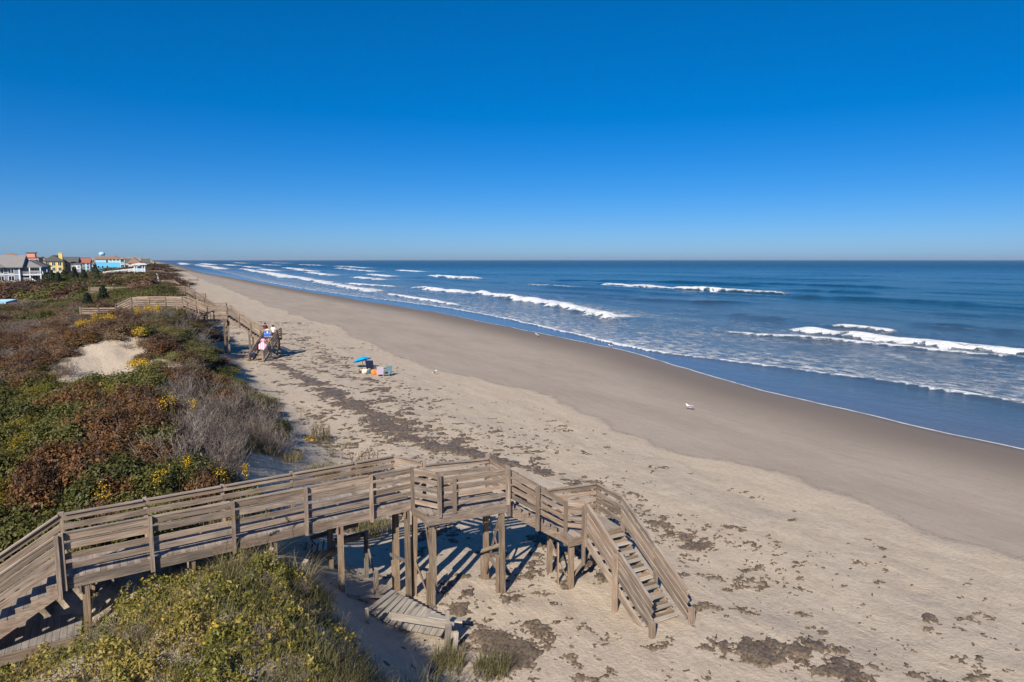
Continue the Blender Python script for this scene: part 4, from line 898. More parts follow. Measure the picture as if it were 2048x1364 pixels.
def house_zone(x, y):
    for x0, x1, y0, y1 in ((-60, -32, 243, 268), (-52, -34, 284, 302), (-49, -36, 326, 345), (-38, -30, 327, 342), (-38, -18, 428, 450), (-14, -6, 298, 305), (-40, -18, 138, 158), (-95, -60, 470, 500)):
        if x0 < x < x1 and y0 < y < y1: return True
    return False
plant_dunes()

def far_green():
    # far scrub that reads as one mass
    n = 9000; y = np.exp(RNG.uniform(np.log(880), np.log(6000), n)); x = xt(y) - 3 - RNG.random(n) ** 1.5 * (120 + y * .12)
    C = np.stack([x, y, gz(x, y) + RNG.uniform(.2, 3.0, n)], 1); N = RNG.normal(0, .5, (n, 3)) + [0, -.5, .8]
    me = leaves_mesh('far_scrub', C, N, 5.0, 'leaf_green', .7, None, 5); o = addobj('far_scrub', me); o['kind'] = 'stuff'; tag(o, 'far belt of dark scrub along the dunes towards the horizon', 'scrub')
far_green()

def hump_cover():
    # low leafy cover and dry grass on the hump in front of the walkway
    n = 170000; x = RNG.uniform(-5.5, 6.0, n); y = RNG.uniform(8.5, 18.7, n)
    c = cover(x, y); d = fbm(x / .42, y / .42, 66, 4, .6); dry = sst(1.6, 3.4, x + (fbm(x / 1.2, y / 1.2, 67, 3) - .5) * 3.0)
    keep = (RNG.random(n) < c * (.12 + .88 * sst(.36, .56, d)) * (1 - .75 * dry)) & ~((y > 17.4 + .14 * (x + 2.5)) & (x < -1.6))
    xk, yk = x[keep], y[keep]; hh = .06 + .75 * sst(.42, .75, d[keep]) * fbm(xk / .9, yk / .9, 68, 3)
    C = np.stack([xk, yk, gz(xk, yk) + RNG.random(len(xk)) ** .6 * hh], 1); N = RNG.normal(0, .8, C.shape) + [-.2, -.2, .55]
    k = np.clip((fbm(xk / .7, yk / .7, 69, 4, .6) - .5) * 1.9 + .66 + RNG.normal(0, .24, len(xk)), 0, 1)
    o = addobj('dune_ground_cover', leaves_mesh('dune_ground_cover', C, N, .082, 'cover_mix', .5, k, 3)); o['kind'] = 'stuff'
    tag(o, 'low yellow-green leafy ground cover on the hump in front of the near walkway', 'ground cover')
    fk = RNG.random(len(xk)) < .018 * sst(.5, .62, fbm(xk / .5, yk / .5, 77, 3)); Cf = C[fk] + [0, 0, .05]
    o = addobj('small_yellow_flowers', leaves_mesh('small_yellow_flowers', Cf, RNG.normal(0, .6, Cf.shape) + [-.3, -.3, .5], .06, 'flower_yellow', .8, None, 8)); o['kind'] = 'stuff'
    tag(o, 'tiny yellow flowers sprinkled over the foreground hump', 'flowers')
    keep = RNG.random(n) < (c * (.13 + .55 * dry) + .03 * sst(.4, .6, d) * (x < 4.4) * (c > .02))
    xk, yk = x[keep], y[keep]; P = np.stack([xk, yk, gz(xk, yk) - .03], 1)
    o = addobj('dune_grass', blades_mesh('dune_grass', P, RNG.uniform(.18, .55, len(xk)), 'grass_mix', 4, .011, .7)); o['kind'] = 'stuff'
    tag(o, 'dry tan dune grass along the edge of the foreground hump', 'grass')
    # grass on the dune face and between the bushes, up to the second walkway
    n = 90000; y = 20.5 + RNG.random(n) ** 1.6 * 110; s = RNG.uniform(-.2, 9, n); x = xt(y) - s
    c = cover(x, y); d = fbm(x / 1.1, y / 1.6, 76, 3)
    keep = RNG.random(n) < (c * .5 + .10 * sst(.50, .62, d) * sst(1.0, 2.5, s)) * sst(.36, .56, d)
    keep &= ~((np.abs(y - (19.8 + .14 * (x + 2.5))) < 1.2))
    xk, yk = x[keep], y[keep]; P = np.stack([xk, yk, gz(xk, yk) - .03], 1)
    o = addobj('dune_face_grass', blades_mesh('dune_face_grass', P, RNG.uniform(.25, .7, len(xk)), 'grass_mix', 6, .016, .55)); o['kind'] = 'stuff'
    tag(o, 'thin tan grass scattered down the seaward face of the dunes', 'grass')
hump_cover()

def small_plants():
    # separate clumps on the bare dune face
    r = np.random.default_rng(5)
    def tuft(name, label, x, y, rad_, h, n, mat, wid=.014, lean=.45, group=None):
        a = r.uniform(0, 6.28, n); q = np.sqrt(r.random(n)) * rad_; P = np.stack([np.cos(a) * q, np.sin(a) * q, np.full(n, -.05)], 1)
        o = thing(name, label, 'plant', (x, y, gz1(x, y)), 0, group); addobj('blades', blades_mesh('blades', P, r.uniform(.5, 1.1, n) * h, mat, int(x * 7 + y * 3), wid, lean), o); return o
    def stalks(o, n, rad_, h, mat='leaf_brown', leafy=18, seed=1):
        R = np.random.default_rng(seed); C = []; N = []; mb = MB()
        for i in range(n):
            a = R.uniform(0, 6.28); q = np.sqrt(R.random()) * rad_; x, y = np.cos(a) * q, np.sin(a) * q; hh = h * R.uniform(.6, 1.1); lx, ly = R.normal(0, .12, 2)
            mb.tube([(x, y, -.05), (x + lx * .4, y + ly * .4, hh * .5), (x + lx, y + ly, hh)], [.012, .009, .004], 4, False)
            t = R.uniform(.25, 1, leafy); C.append(np.stack([x + lx * t, y + ly * t, hh * t], 1) + R.normal(0, .035, (leafy, 3))); N.append(R.normal(0, 1, (leafy, 3)))
        addobj('stalks', mb.mesh('stalks', MATS['bark']), o); addobj('stalk_leaves', leaves_mesh('stalk_leaves', np.concatenate(C), np.concatenate(N), .075, mat, .5, None, seed), o)
    o = tuft('seaside_plant', 'clump of brown seed stalks with yellow flowers alone on the pale dune face', 7.3, 39.4, .75, .45, 260, 'grass_mix'); stalks(o, 30, .65, .95, 'leaf_brown', 24, 3)
    C, N, k = dome_points(500, .45, .4, 3, 8); addobj('flowers', leaves_mesh('flowers', C + [-.6, -.1, 0], N, .07, 'flower_yellow', .7, None, 9), o)
    o = tuft('seaside_plant', 'clump of tall brown seed stalks just behind the far handrail', 8.0, 32.0, .7, .4, 220, 'grass_mix'); stalks(o, 36, .75, 1.25, 'leaf_brown', 30, 4)
    C, N, k = dome_points(700, .6, .55, 4, 8); addobj('foliage', leaves_mesh('foliage', C, N, .09, 'leaf_gold', .6, k, 10), o)
    o = tuft('grass_clump', 'tan grass clump on the dune face left of the brown seed stalks', 5.9, 31.8, .85, .75, 700, 'grass_mix')
    o = tuft('grass_clump', 'long low tan grass clump at the foot of the grey bare bushes', 4.7, 33.4, .7, .6, 400, 'grass_mix')
    o = tuft('seaside_plant', 'dark stalks of dead plant on the dune face beside the green mound', 5.4, 43.5, .5, .3, 120, 'grass_mix'); stalks(o, 26, .6, 1.5, 'leaf_brown', 22, 6)
    o = tuft('seaside_plant', 'few dark curled stalks on sand beyond the handrail below the grey bushes', 3.1, 23.5, .3, .3, 40, 'grass_mix'); stalks(o, 8, .4, 1.1, 'leaf_brown', 26, 7)
    for i, (x, y) in enumerate(((7.3, 36.2), (8.1, 41.0), (8.0, 43.5), (7.6, 45.8), (8.4, 37.6), (7.7, 48.0))):
        o = tuft('grass_clump', 'thin upright tan grass clump on the bare foot of the dune', x, y, .4, .8, 26, 'grass_mix', .014, .15, 'thin grass clumps at the dune foot')
    o = tuft('grass_clump', 'tan grass clump by the beam end at the foot of the foreground hump', 6.0, 15.7, .45, .6, 300, 'grass_mix')
    o = tuft('grass_clump', 'straw-coloured grass clump on sand beside the big seaweed heap', 6.9, 14.9, .5, .65, 360, 'grass_mix')
    o = tuft('grass_clump', 'wiry arching grass clump overhanging the shaded slope at the bottom edge', 4.5, 13.2, .6, .95, 260, 'grass_mix', .012, .9)
    o = tuft('grass_clump', 'grey-green grass clump seen through the posts under the walkway', 6.4, 25.2, .9, .8, 500, 'grass_mix')
    for i, (x, y, lab) in enumerate(((1.0, 17.7, 'left'), (1.7, 17.9, 'middle'), (2.6, 17.4, 'right'))):
        o = tuft('grass_clump', 'long arching beach grass at the hump top under the walkway beam, %s of three' % lab, x, y, .35, 1.0, 160, 'grass_mix', .012, .8)
    # goldenrod
    pts = [(-1.9, 74.2), (-2.7, 73.6), (-1.1, 73.8), (-6.2, 71.3), (-6.9, 69.5), (-2.3, 60.5), (-2.6, 52.5), (-1.9, 51.0), (-0.2, 31.2), (0.6, 30.6), (-.4, 29.3), (0.2, 23.2), (1.1, 22.9), (-.6, 22.6), (1.9, 23.6), (-2.0, 22.2), (-9.5, 47.0), (-5.0, 70.8)]
    for i, (x, y) in enumerate(pts):
        big = y > 45; rd = .5 if big else .2; hh = 1.15 if big else 1.0
        o = thing('goldenrod', 'yellow flowering goldenrod among ' + ('the brown scrub near the second walkway' if big else 'the shrubs behind the near walkway'), 'plant', (x, y, gz1(x, y) + (.15 if big else .35)), random.uniform(0, 6), 'goldenrod in the far scrub' if big else 'goldenrod behind the near walkway')
        R = np.random.default_rng(i); n = 9 if big else 5; mb = MB(); C = []
        for j in range(n):
            a = R.uniform(0, 6.28); q = R.random() * rd; px, py, pz = np.cos(a) * q, np.sin(a) * q, hh * R.uniform(.75, 1.1); mb.tube([(px * .4, py * .4, -.2), (px, py, pz)], [.01, .005], 4, False)
            C.append(np.array([px, py, pz]) + R.normal(0, 1, (34 if big else 20, 3)) * ([.13, .13, .13] if big else [.06, .06, .09]))
        C = np.concatenate(C); addobj('flower_heads', leaves_mesh('flower_heads', C, R.normal(0, 1, C.shape), .075 if big else .045, 'flower_yellow', .8, None, i), o); addobj('stalks', mb.mesh('stalks', MATS['leaf_olive']), o)
    # sea oats standing out of the hump
    for i, (x, y, h) in enumerate(((-2.0, 17.2, 1.2), (-1.2, 14.6, 1.5), (0.2, 14.0, 1.6), (1.3, 13.6, 1.5), (-.2, 12.4, 1.4), (1.9, 15.0, 1.4), (2.6, 13.0, 1.3), (.9, 17.9, 1.7), (1.9, 18.0, 1.6), (-2.4, 13.6, 1.2), (0.3, 11.4, 1.3), (1.6, 11.9, 1.4), (-.4, 22.8, 1.9), (-.1, 22.9, 1.8))):
        o = thing('sea_oats', 'tall straw-coloured sea oat stalk with drooping seed head ' + ('on the foreground hump' if y < 19 else 'in front of the green shrubs'), 'plant', (x, y, gz1(x, y)), random.uniform(0, 6), 'sea oats on the hump' if y < 19 else 'sea oats behind the walkway')
        R = np.random.default_rng(60 + i); lx = R.uniform(.15, .5)
        addobj('stalk', MB().tube([(0, 0, -.05), (lx * .2, 0, h * .5), (lx * .6, 0, h * .9), (lx, 0, h)], [.006, .005, .004, .003], 4, False).mesh('stalk', MATS['grass_mix']), o)
        t = R.random(46); C = np.stack([lx * (.6 + .5 * t), R.normal(0, .02, 46), h * (.9 + .1 * t) - .03 * t + R.normal(0, .02, 46)], 1)
        addobj('seed_head', leaves_mesh('seed_head', C, R.normal(0, 1, C.shape), .05, 'grass_mix', .5, R.uniform(.6, 1, 46), i), o)
small_plants()

# ------------------------------------------------------------------ houses
plain('siding_grey', (0.20, 0.235, 0.30), 0.8, .08, 1.5); plain('siding_teal', (0.13, 0.24, 0.27), 0.8, .1, 1.5); plain('white_paint', (0.72, 0.72, 0.72), 0.6, .06); plain('roof_grey', (0.24, 0.225, 0.21), 0.9, .15, 2)
plain('roof_dark', (0.105, 0.105, 0.10), 0.9, .15, 2); plain('siding_yellow', (0.68, 0.52, 0.17), 0.8, .06); plain('siding_coral', (0.68, 0.27, 0.18), 0.8, .08); plain('siding_blue', (0.10, 0.47, 0.74), 0.75, .06)
plain('siding_sky', (0.36, 0.58, 0.74), 0.75, .06); plain('roof_tan', (0.30, 0.19, 0.125), 0.9, .12); plain('siding_tan', (0.47, 0.39, 0.29), 0.8, .1); plain('siding_taupe', (0.28, 0.235, 0.21), 0.8, .1); plain('concrete', (0.42, 0.40, 0.37), 0.9, .12)
plain('brick_red', (0.30, 0.12, 0.09), 0.85, .15); plain('roof_red', (0.33, 0.13, 0.09), .85, .12)
gt = NT('window_glass'); gt.out((0.02, 0.028, 0.035), 0.08, spec=0.6)

def window(par, x, z, w_, h, y, frame=.13, mull=1):
    f = MB(); d0, d1 = y - .08, y + .04
    f.box(x - w_ / 2 - frame, x + w_ / 2 + frame, d0, d1, z + h / 2, z + h / 2 + frame); f.box(x - w_ / 2 - frame, x + w_ / 2 + frame, d0, d1, z - h / 2 - frame, z - h / 2)
    f.box(x - w_ / 2 - frame, x - w_ / 2, d0, d1, z - h / 2, z + h / 2); f.box(x + w_ / 2, x + w_ / 2 + frame, d0, d1, z - h / 2, z + h / 2)
    if mull: f.box(x - .04, x + .04, d0 + .01, d1, z - h / 2, z + h / 2)
    o = f.build('window', MATS['white_paint'], par); MB().box(x - w_ / 2, x + w_ / 2, y - .02, y + .02, z - h / 2, z + h / 2).build('pane', MATS['window_glass'], o)
def deckrail(par, x0, x1, y0, y1, z, h=1.05, st=.28, mat='white_paint', sides='fr', thick=.07):
    m = MB(); m.box(x0, x1, y0, y1, z - .28, z)
    def run(ax, ay, bx, by):
        m.box(min(ax, bx) - .04, max(ax, bx) + .04, min(ay, by) - .04, max(ay, by) + .04, z + h - .1, z + h); m.box(min(ax, bx) - .03, max(ax, bx) + .03, min(ay, by) - .03, max(ay, by) + .03, z + .08, z + .16)
        l = math.hypot(bx - ax, by - ay); n = max(2, int(l / st))
        for i in range(n + 1):
            t = i / n; px, py = ax + (bx - ax) * t, ay + (by - ay) * t; m.box(px - thick / 2, px + thick / 2, py - thick / 2, py + thick / 2, z + .16, z + h - .1)
    if 'f' in sides: run(x0, y0, x1, y0)
    if 'r' in sides: run(x1, y0, x1, y1)
    if 'l' in sides: run(x0, y0, x0, y1)
    m.build('deck', MATS[mat], par)

def houses():
    gz_ = 1.9
    # grey-blue house at the left edge
    h = thing('beach_house', 'grey-blue beach house on pilings with two white decks, at the left edge', 'house', (-46, 255, gz_)); o = Vector((-46, 255, gz_))
    def B(n, m, *b): return MB().box(b[0] - o.x, b[1] - o.x, b[2] - o.y, b[3] - o.y, b[4] - o.z, b[5] - o.z).build(n, MATS[m], h)
    B('wall', 'siding_grey', -60, -39.9, 250, 264, 4.0, 8.2); B('recessed_wall', 'siding_teal', -39.9, -35.0, 253.5, 264, 4.0, 8.2); B('belt_trim', 'white_paint', -60, -39.85, 249.9, 250.0, 5.95, 6.15); B('base_trim', 'white_paint', -60, -39.8, 249.85, 250.0, 3.75, 4.0)
    B('corner_trim', 'white_paint', -40.15, -39.8, 249.88, 250.05, 4.0, 8.2); B('side_wing', 'siding_grey', -35.0, -33.4, 254.5, 263, 1.9, 6.2)
    for x in (-58, -52, -46, -40): B('piling', 'concrete', x - .3, x + .3, 250.1, 250.7, -.5, 3.75)
    for x in (-37.5, -34.8): B('porch_column', 'white_paint', x - .14, x + .14, 250.6, 250.88, 1.6, 8.1)
    B('garage_wall', 'brick_red', -58, -36, 255, 263, 0, 3.75)
    MB().gable(-61 - o.x, -39.0 - o.x, 249.2 - o.y, 265 - o.y, 8.35 - o.z, 11.9 - o.z, 'x').build('roof', MATS['roof_grey'], h)
    MB().hip(-47 - o.x, -34.4 - o.x, 251.5 - o.y, 263 - o.y, 8.3 - o.z, 10.9 - o.z).build('roof', MATS['roof_grey'], h)
    MB().gable(-53 - o.x, -43.5 - o.x, 248.6 - o.y, 257 - o.y, 8.36 - o.z, 11.3 - o.z, 'y').build('roof', MATS['roof_grey'], h)
    for x in (-44.5, -42.0, -47.5, -55):
        window(h, x - o.x, 7.15 - o.z, 1.3, 1.35, 250 - o.y); window(h, x - o.x, 4.95 - o.z, 1.3, 1.3, 250 - o.y)
    for x in (-38.6, -36.6): window(h, x - o.x, 7.0 - o.z, 1.3, 1.7, 253.5 - o.y, .1); window(h, x - o.x, 4.9 - o.z, 1.3, 1.6, 253.5 - o.y, .1)
    deckrail(h, -39.8 - o.x, -34.5 - o.x, 250.5 - o.y, 253.5 - o.y, 6.05 - o.z); deckrail(h, -39.8 - o.x, -37.2 - o.x, 250.5 - o.y, 253.5 - o.y, 4.0 - o.z)
    st = MB()
    for i in range(9): st.box(-37.1 - o.x + i * .3, -36.75 - o.x + i * .3, 250.6 - o.y, 252 - o.y, 3.85 - .23 * i - o.z, 3.93 - .23 * i - o.z)
    st.add([(-37.2 - o.x, 250.5 - o.y, 4.6 - o.z), (-34.3 - o.x, 250.5 - o.y, 2.5 - o.z), (-34.3 - o.x, 250.5 - o.y, 2.9 - o.z), (-37.2 - o.x, 250.5 - o.y, 5.0 - o.z), (-37.2 - o.x, 250.58 - o.y, 4.6 - o.z), (-34.3 - o.x, 250.58 - o.y, 2.5 - o.z), (-34.3 - o.x, 250.58 - o.y, 2.9 - o.z), (-37.2 - o.x, 250.58 - o.y, 5.0 - o.z)],
           [(0, 1, 2, 3), (7, 6, 5, 4), (0, 4, 5, 1), (1, 5, 6, 2), (2, 6, 7, 3), (3, 7, 4, 0)]).build('stair', MATS['white_paint'], h)
    # generic house builder for the rest
    def house(label, x, y, w_, d, base, z1, wall, roof, ridge, kind='x', rows=2, cols=3, deck=None, trim='white_paint', chim=None, group=None, dorm=None, skirt=None, name='beach_house'):
        h = thing(name, label, 'house', (x, y, base), 0, group); z1 -= base; rg = ridge - base; lo = max(-.5, -.5)
        MB().box(-w_ / 2, w_ / 2, 0, d, 1.6, z1).build('wall', MATS[wall], h)
        MB().box(-w_ / 2 + .6, w_ / 2 - .6, .8, d - .8, -1, 1.6).build('ground_floor_wall', MATS[skirt or 'siding_taupe'], h)
        for i in range(4):
            px = -w_ / 2 + .3 + i * (w_ - .6) / 3; MB().box(px - .15, px + .15, .1, .4, -1, 1.6).build('piling', MATS['wood_grey'], h)
        m = MB()
        if kind == 'hip': m.hip(-w_ / 2 - .5, w_ / 2 + .5, -.5, d + .5, z1 + .22, rg)
        else: m.gable(-w_ / 2 - .4, w_ / 2 + .4, -.5, d + .5, z1 + .22, rg, kind)
        m.build('roof', MATS[roof], h)
        if kind == 'y':
            MB().add([(-w_ / 2, -.02, z1), (w_ / 2, -.02, z1), (0, -.02, rg - .15), (-w_ / 2, .3, z1), (w_ / 2, .3, z1), (0, .3, rg - .15)], [(0, 1, 2), (5, 4, 3), (0, 3, 4, 1), (1, 4, 5, 2), (2, 5, 3, 0)]).build('gable_wall', MATS[wall], h)
        for r_ in range(rows):
            zz = 1.6 + (r_ + .5) * (z1 - 1.6) / rows
            for c in range(cols):
                window(h, -w_ / 2 + (c + .5) * w_ / cols, zz, min(1.4, w_ / cols * .5), 1.35, 0, .12)
        if deck:
            for (a, b, zz, m_) in deck:
                deckrail(h, a, b, -2.4, -.02, zz - base, mat=m_)
                for px in (a + .1, b - .1): MB().box(px - .1, px + .1, -2.35, -2.15, -1, zz - base - .28).build('deck_post', MATS[m_], h)
        if chim: MB().box(chim[0] - chim[2] / 2, chim[0] + chim[2] / 2, chim[1], chim[1] + chim[2], z1 - .5, chim[3] - base).box(chim[0] - chim[2] / 2 - .12, chim[0] + chim[2] / 2 + .12, chim[1] - .12, chim[1] + chim[2] + .12, chim[3] - base - .02, chim[3] - base + .2).build('chimney', MATS[chim[4]], h)
        return h
    house('dark-roofed house with white trim behind the grey-blue house', -42.2, 288, 7.6, 12, 2, 8.0, 'siding_taupe', 'roof_dark', 10.4, 'hip', 2, 4, [(-2, 4.2, 6.1, 'white_paint'), (-2, 4.2, 3.7, 'white_paint')])
    house('bright yellow gabled house with a square chimney', -41.2, 330, 6.2, 14, 2, 9.8, 'siding_yellow', 'roof_dark', 12.3, 'y', 3, 3, None, chim=(2.2, 2.5, 1.3, 13.1, 'siding_yellow'), skirt='siding_yellow')
    house('grey house with steep dark roof right of the yellow house', -36.6, 338, 5.5, 12, 2, 9.3, 'siding_taupe', 'roof_dark', 11.7, 'x', 2, 2)
    house('low white house with stacked decks and outside stair beside the pines', -33.6, 331, 3.2, 6, 2, 8.6, 'white_paint', 'roof_dark', 9.2, 'hip', 2, 2, [(-1.6, 1.6, 6.9, 'white_paint'), (-1.6, 1.6, 4.9, 'white_paint')])
    # coral building
    h = thing('apartment_building', 'coral-pink building with square rooftop towers behind the grey-blue house', 'building', (-74, 480, 2))
    MB().box(-12, 7, 0, 16, -1, 9.4).build('wall', MATS['siding_coral'], h); MB().box(-12.3, 7.3, -.3, 16.3, 9.4, 9.8).build('roof', MATS['roof_dark'], h)
    MB().box(1.4, 5.4, -.15, 5, 9.4, 12.2).build('tower', MATS['siding_coral'], h); MB().box(1.0, 5.8, -.5, 5.4, 12.2, 12.7).build('tower_roof', MATS['roof_dark'], h)
    MB().box(-8.5, -4.0, -.15, 5, 9.4, 11.3).build('tower', MATS['siding_coral'], h); MB().hip(-8.9, -3.6, -.5, 5.4, 11.3, 12.2).build('tower_roof', MATS['roof_tan'], h); MB().box(-3.5, 1.2, -.25, 0, 8.6, 9.8).build('parapet', MATS['white_paint'], h)
    for r_ in (2.2, 5.2, 8):
        for c in range(7): window(h, -10.5 + c * 2.8, r_, 1.2, 1.4, 0)
    # turquoise double house
    h = thing('beach_house', 'large turquoise-blue three-storey beach house with tan roof', 'house', (-28.2, 432, 2))
    MB().box(-6.7, 6.0, 0, 12, -1, 8.6).build('wall', MATS['siding_blue'], h); MB().box(-6.72, -.8, -.08, 0, 7.0, 8.7).build('upper_wall', MATS['siding_sky'], h); MB().box(-.6, 4.9, -.8, 0, -1, 7.2).build('bay_wall', MATS['siding_blue'], h); MB().box(-.6, 4.9, -.75, 0, 7.2, 9.2).build('bay_upper_wall', MATS['siding_sky'], h)
    MB().gable(-7.1, 2, -.5, 12.5, 8.85, 10.2, 'x').build('roof', MATS['roof_tan'], h); MB().gable(-1.0, 5.3, -1.2, 10, 9.0, 10.6, 'y').build('roof', MATS['roof_tan'], h)
    MB().add([(-.6, -.78, 9.0), (4.9, -.78, 9.0), (2.15, -.78, 10.3), (-.6, -.5, 9.0), (4.9, -.5, 9.0), (2.15, -.5, 10.3)], [(0, 1, 2), (5, 4, 3), (0, 3, 4, 1), (1, 4, 5, 2), (2, 5, 3, 0)]).build('gable_wall', MATS['siding_sky'], h)
    MB().box(-.8, 5.1, -.9, -.78, 6.95, 7.2).build('belt_trim', MATS['white_paint'], h)
    for x in (.4, 2.15, 3.9): window(h, x, 8.3, .9, 1.0, -.78, .12)
    for x in (-5.5, -3.6): window(h, x, 4.6, .8, 1.2, -.08, .08, 0)
    for z in (7.6, 4.6): window(h, -1.35, z, .8, 1.5, -.08, .08, 0)
    MB().box(5.0, 6.9, .2, 6, -1, 8.8).build('porch_block', MATS['siding_sky'], h)
    for z in (3.2, 6.0): deckrail(h, 5.0, 7.0, -1.6, .18, z, mat='white_paint')
    for z in (7.4, 4.4): window(h, 5.9, z, .9, 1.6, .2, .12)
    for x in (5.05, 6.95): MB().box(x - .12, x + .12, -1.6, -1.36, -1, 8.8).build('porch_column', MATS['white_paint'], h)
    MB().hip(4.6, 7.4, -2.0, 6.4, 9.0, 10.0).build('porch_roof', MATS['roof_tan'], h)
    house('tan-roofed white house half hidden left of the turquoise house', -42.3, 452, 6, 11, 2, 8.6, 'siding_sky', 'roof_red', 11.3, 'x', 3, 3)
    house('brown house with pale trim right of the turquoise house', -18.5, 478, 6.5, 12, 2, 8.4, 'siding_taupe', 'roof_tan', 11.8, 'y', 3, 3, [(-3, 3, 6.5, 'white_paint')])
    house('dark-roofed house behind the pines between the yellow and turquoise houses', -49, 420, 9, 12, 2, 9.0, 'siding_tan', 'roof_dark', 11.6, 'hip', 2, 4)
    # white gazebo and its ramp on the dune
    gb = gz1(-9.8, 300); fz = 6.2
    h = thing('gazebo', 'small white gazebo with flat overhanging roof standing on the dune', 'gazebo', (-9.8, 300, gb)); q = fz - gb
    MB().box(-1.9, 1.9, -1.9, 1.9, q - .2, q).build('floor', MATS['white_paint'], h); MB().box(-2.5, 2.5, -2.5, 2.5, q + 2.3, q + 2.55).hip(-2.3, 2.3, -2.3, 2.3, q + 2.7, q + 3.0, .1).build('roof', MATS['white_paint'], h)
    for x in (-1.75, -.9, .9, 1.75):
        for y in (-1.75, 1.75): MB().box(x - .13, x + .13, y - .13, y + .13, -1, q + 2.3).build('post', MATS['white_paint'], h)
    m = MB()
    for y in (-1.75, 1.75): m.box(-1.7, 1.7, y - .04, y + .04, q + .1, q + 1.0)
    for x in (-1.75, 1.75): m.box(x - .04, x + .04, -1.7, 1.7, q + .1, q + 1.0)
    m.build('rail_panel', MATS['siding_sky'], h)
    h = thing('ramp_walkway', 'long white-railed ramp leading across the scrub up to the gazebo', 'walkway', (-16.8, 300, gz1(-16.8, 300)))
    zb = gz1(-16.8, 300)
    for s in (-.8, .8):
        for k in range(3): MB().add([(-5.2, s - .04, 5.0 - zb + k * .38), (5.1, s - .04, fz - zb + k * .38), (5.1, s + .04, fz - zb + k * .38), (-5.2, s + .04, 5.0 - zb + k * .38)] + [(-5.2, s - .04, 5.25 - zb + k * .38), (5.1, s - .04, fz + .25 - zb + k * .38), (5.1, s + .04, fz + .25 - zb + k * .38), (-5.2, s + .04, 5.25 - zb + k * .38)],
                [(0, 3, 2, 1), (4, 5, 6, 7), (0, 1, 5, 4), (1, 2, 6, 5), (2, 3, 7, 6), (3, 0, 4, 7)]).build('rail', MATS['white_paint'], h)
        for i in range(7): x = -5.2 + i * 1.7; MB().box(x - .06, x + .06, s - .1, s + .1, -1, 5.0 - zb + 1.2 * (i / 6) + 1.05).build('post', MATS['white_paint'], h)
    MB().add([(-5.2, -.8, 4.95 - zb), (5.1, -.8, fz - .05 - zb), (5.1, .8, fz - .05 - zb), (-5.2, .8, 4.95 - zb), (-5.2, -.8, 4.85 - zb), (5.1, -.8, fz - .15 - zb), (5.1, .8, fz - .15 - zb), (-5.2, .8, 4.85 - zb)], [(0, 1, 2, 3), (7, 6, 5, 4), (0, 4, 5, 1), (1, 5, 6, 2), (2, 6, 7, 3), (3, 7, 4, 0)]).build('ramp_deck', MATS['white_paint'], h)
    # water tower
    h = thing('water_tower', 'pale blue-white water tower above the far roofs', 'water tower', (-183, 2500, 3))
    m = MB(); prof = [(0.5, 18), (5, 19.5), (8.6, 23), (9, 26), (7.5, 29), (4, 31), (.4, 31.6)]
    n = 20
    for r_, z in prof:
        for k in range(n): m.v.append((math.cos(6.2832 * k / n) * r_, math.sin(6.2832 * k / n) * r_, z))
    for i in range(len(prof) - 1):
        for k in range(n): m.f.append((i * n + k, i * n + (k + 1) % n, (i + 1) * n + (k + 1) % n, (i + 1) * n + k))
    m.build('tank', MATS['siding_sky'], h, smooth=True)
    for k in range(6): a = k * 1.047; MB().tube([(math.cos(a) * 8, math.sin(a) * 8, -3), (math.cos(a) * 6.5, math.sin(a) * 6.5, 21)], .45, 6).build('leg', MATS['white_paint'], h)
    MB().tube([(0, 0, -3), (0, 0, 19)], 1.1, 10).build('riser_pipe', MATS['white_paint'], h)
    # houses dwindling up the beach
    pr = []
    cols_ = [('siding_tan', 'roof_dark'), ('white_paint', 'roof_grey'), ('siding_sky', 'roof_tan'), ('siding_taupe', 'roof_grey'), ('siding_coral', 'roof_tan'), ('siding_yellow', 'roof_grey')]
    lab = 'small distant beach house among the roofs dwindling up the shore'
    R = random.Random(4)
    y = 540
    n = 0
    while y < 4800 and n < 110:
        for row in range(3):
            w_, rf = cols_[(n * 5 + row * 2) % 6]; i = n % 6
            if R.random() < .12: continue
            x = float(xt(np.array([float(y)]))[0]) - (15 + row * (24 + y * .018)) + R.uniform(-6, 6)
            if len(pr) < 6:
                hh = house(lab, x, y + R.uniform(-8, 8), 10, 12, 2, 9.0, w_, rf, 12.2, ('x', 'y', 'hip')[len(pr) % 3], 2, 3, [(-4.5, 4.5, 6.3, 'white_paint')], group='distant houses up the shore'); pr.append(hh)
            else:
                hh = copy_tree(pr[n % 6]); hh.location = (x, y + R.uniform(-8, 8), 2)
            hh.scale = (R.uniform(.8, 1.25), R.uniform(.8, 1.1), R.uniform(.78, 1.08)); n += 1
        y += 22 + (y - 540) * .03
    # pines by the houses
    for x, y, rr, hh in ((-30.2, 236, 2.8, 5.0), (-28.4, 234, 2.2, 4.2), (-32.2, 240, 2.0, 4.0), (-25.8, 248, 2.8, 5.6), (-23.8, 252, 2.6, 4.9), (-28.0, 244, 2.4, 4.4), (-21.0, 262, 2.2, 4.8), (-27, 330, 3, 6.0), (-44, 226, 3.0, 4.4)):
        shrub('pine', x, y, rr, hh, 'beside the grey-blue and yellow houses', .1)
    for x, y, rr, hh in ((-8.4, 112, 1.7, 2.6), (-10.2, 110, 1.5, 2.2)): shrub('pine', x, y, rr, hh, 'low behind the second walkway', .1)
    # pool with pale coping
    h = thing('swimming_pool', 'turquoise swimming pool with pale coping at the left edge beyond the dunes', 'pool', (-30, 146, 2.9))
    pw = NT('pool_water'); pw.out((0.03, 0.33, 0.38), 0.06)
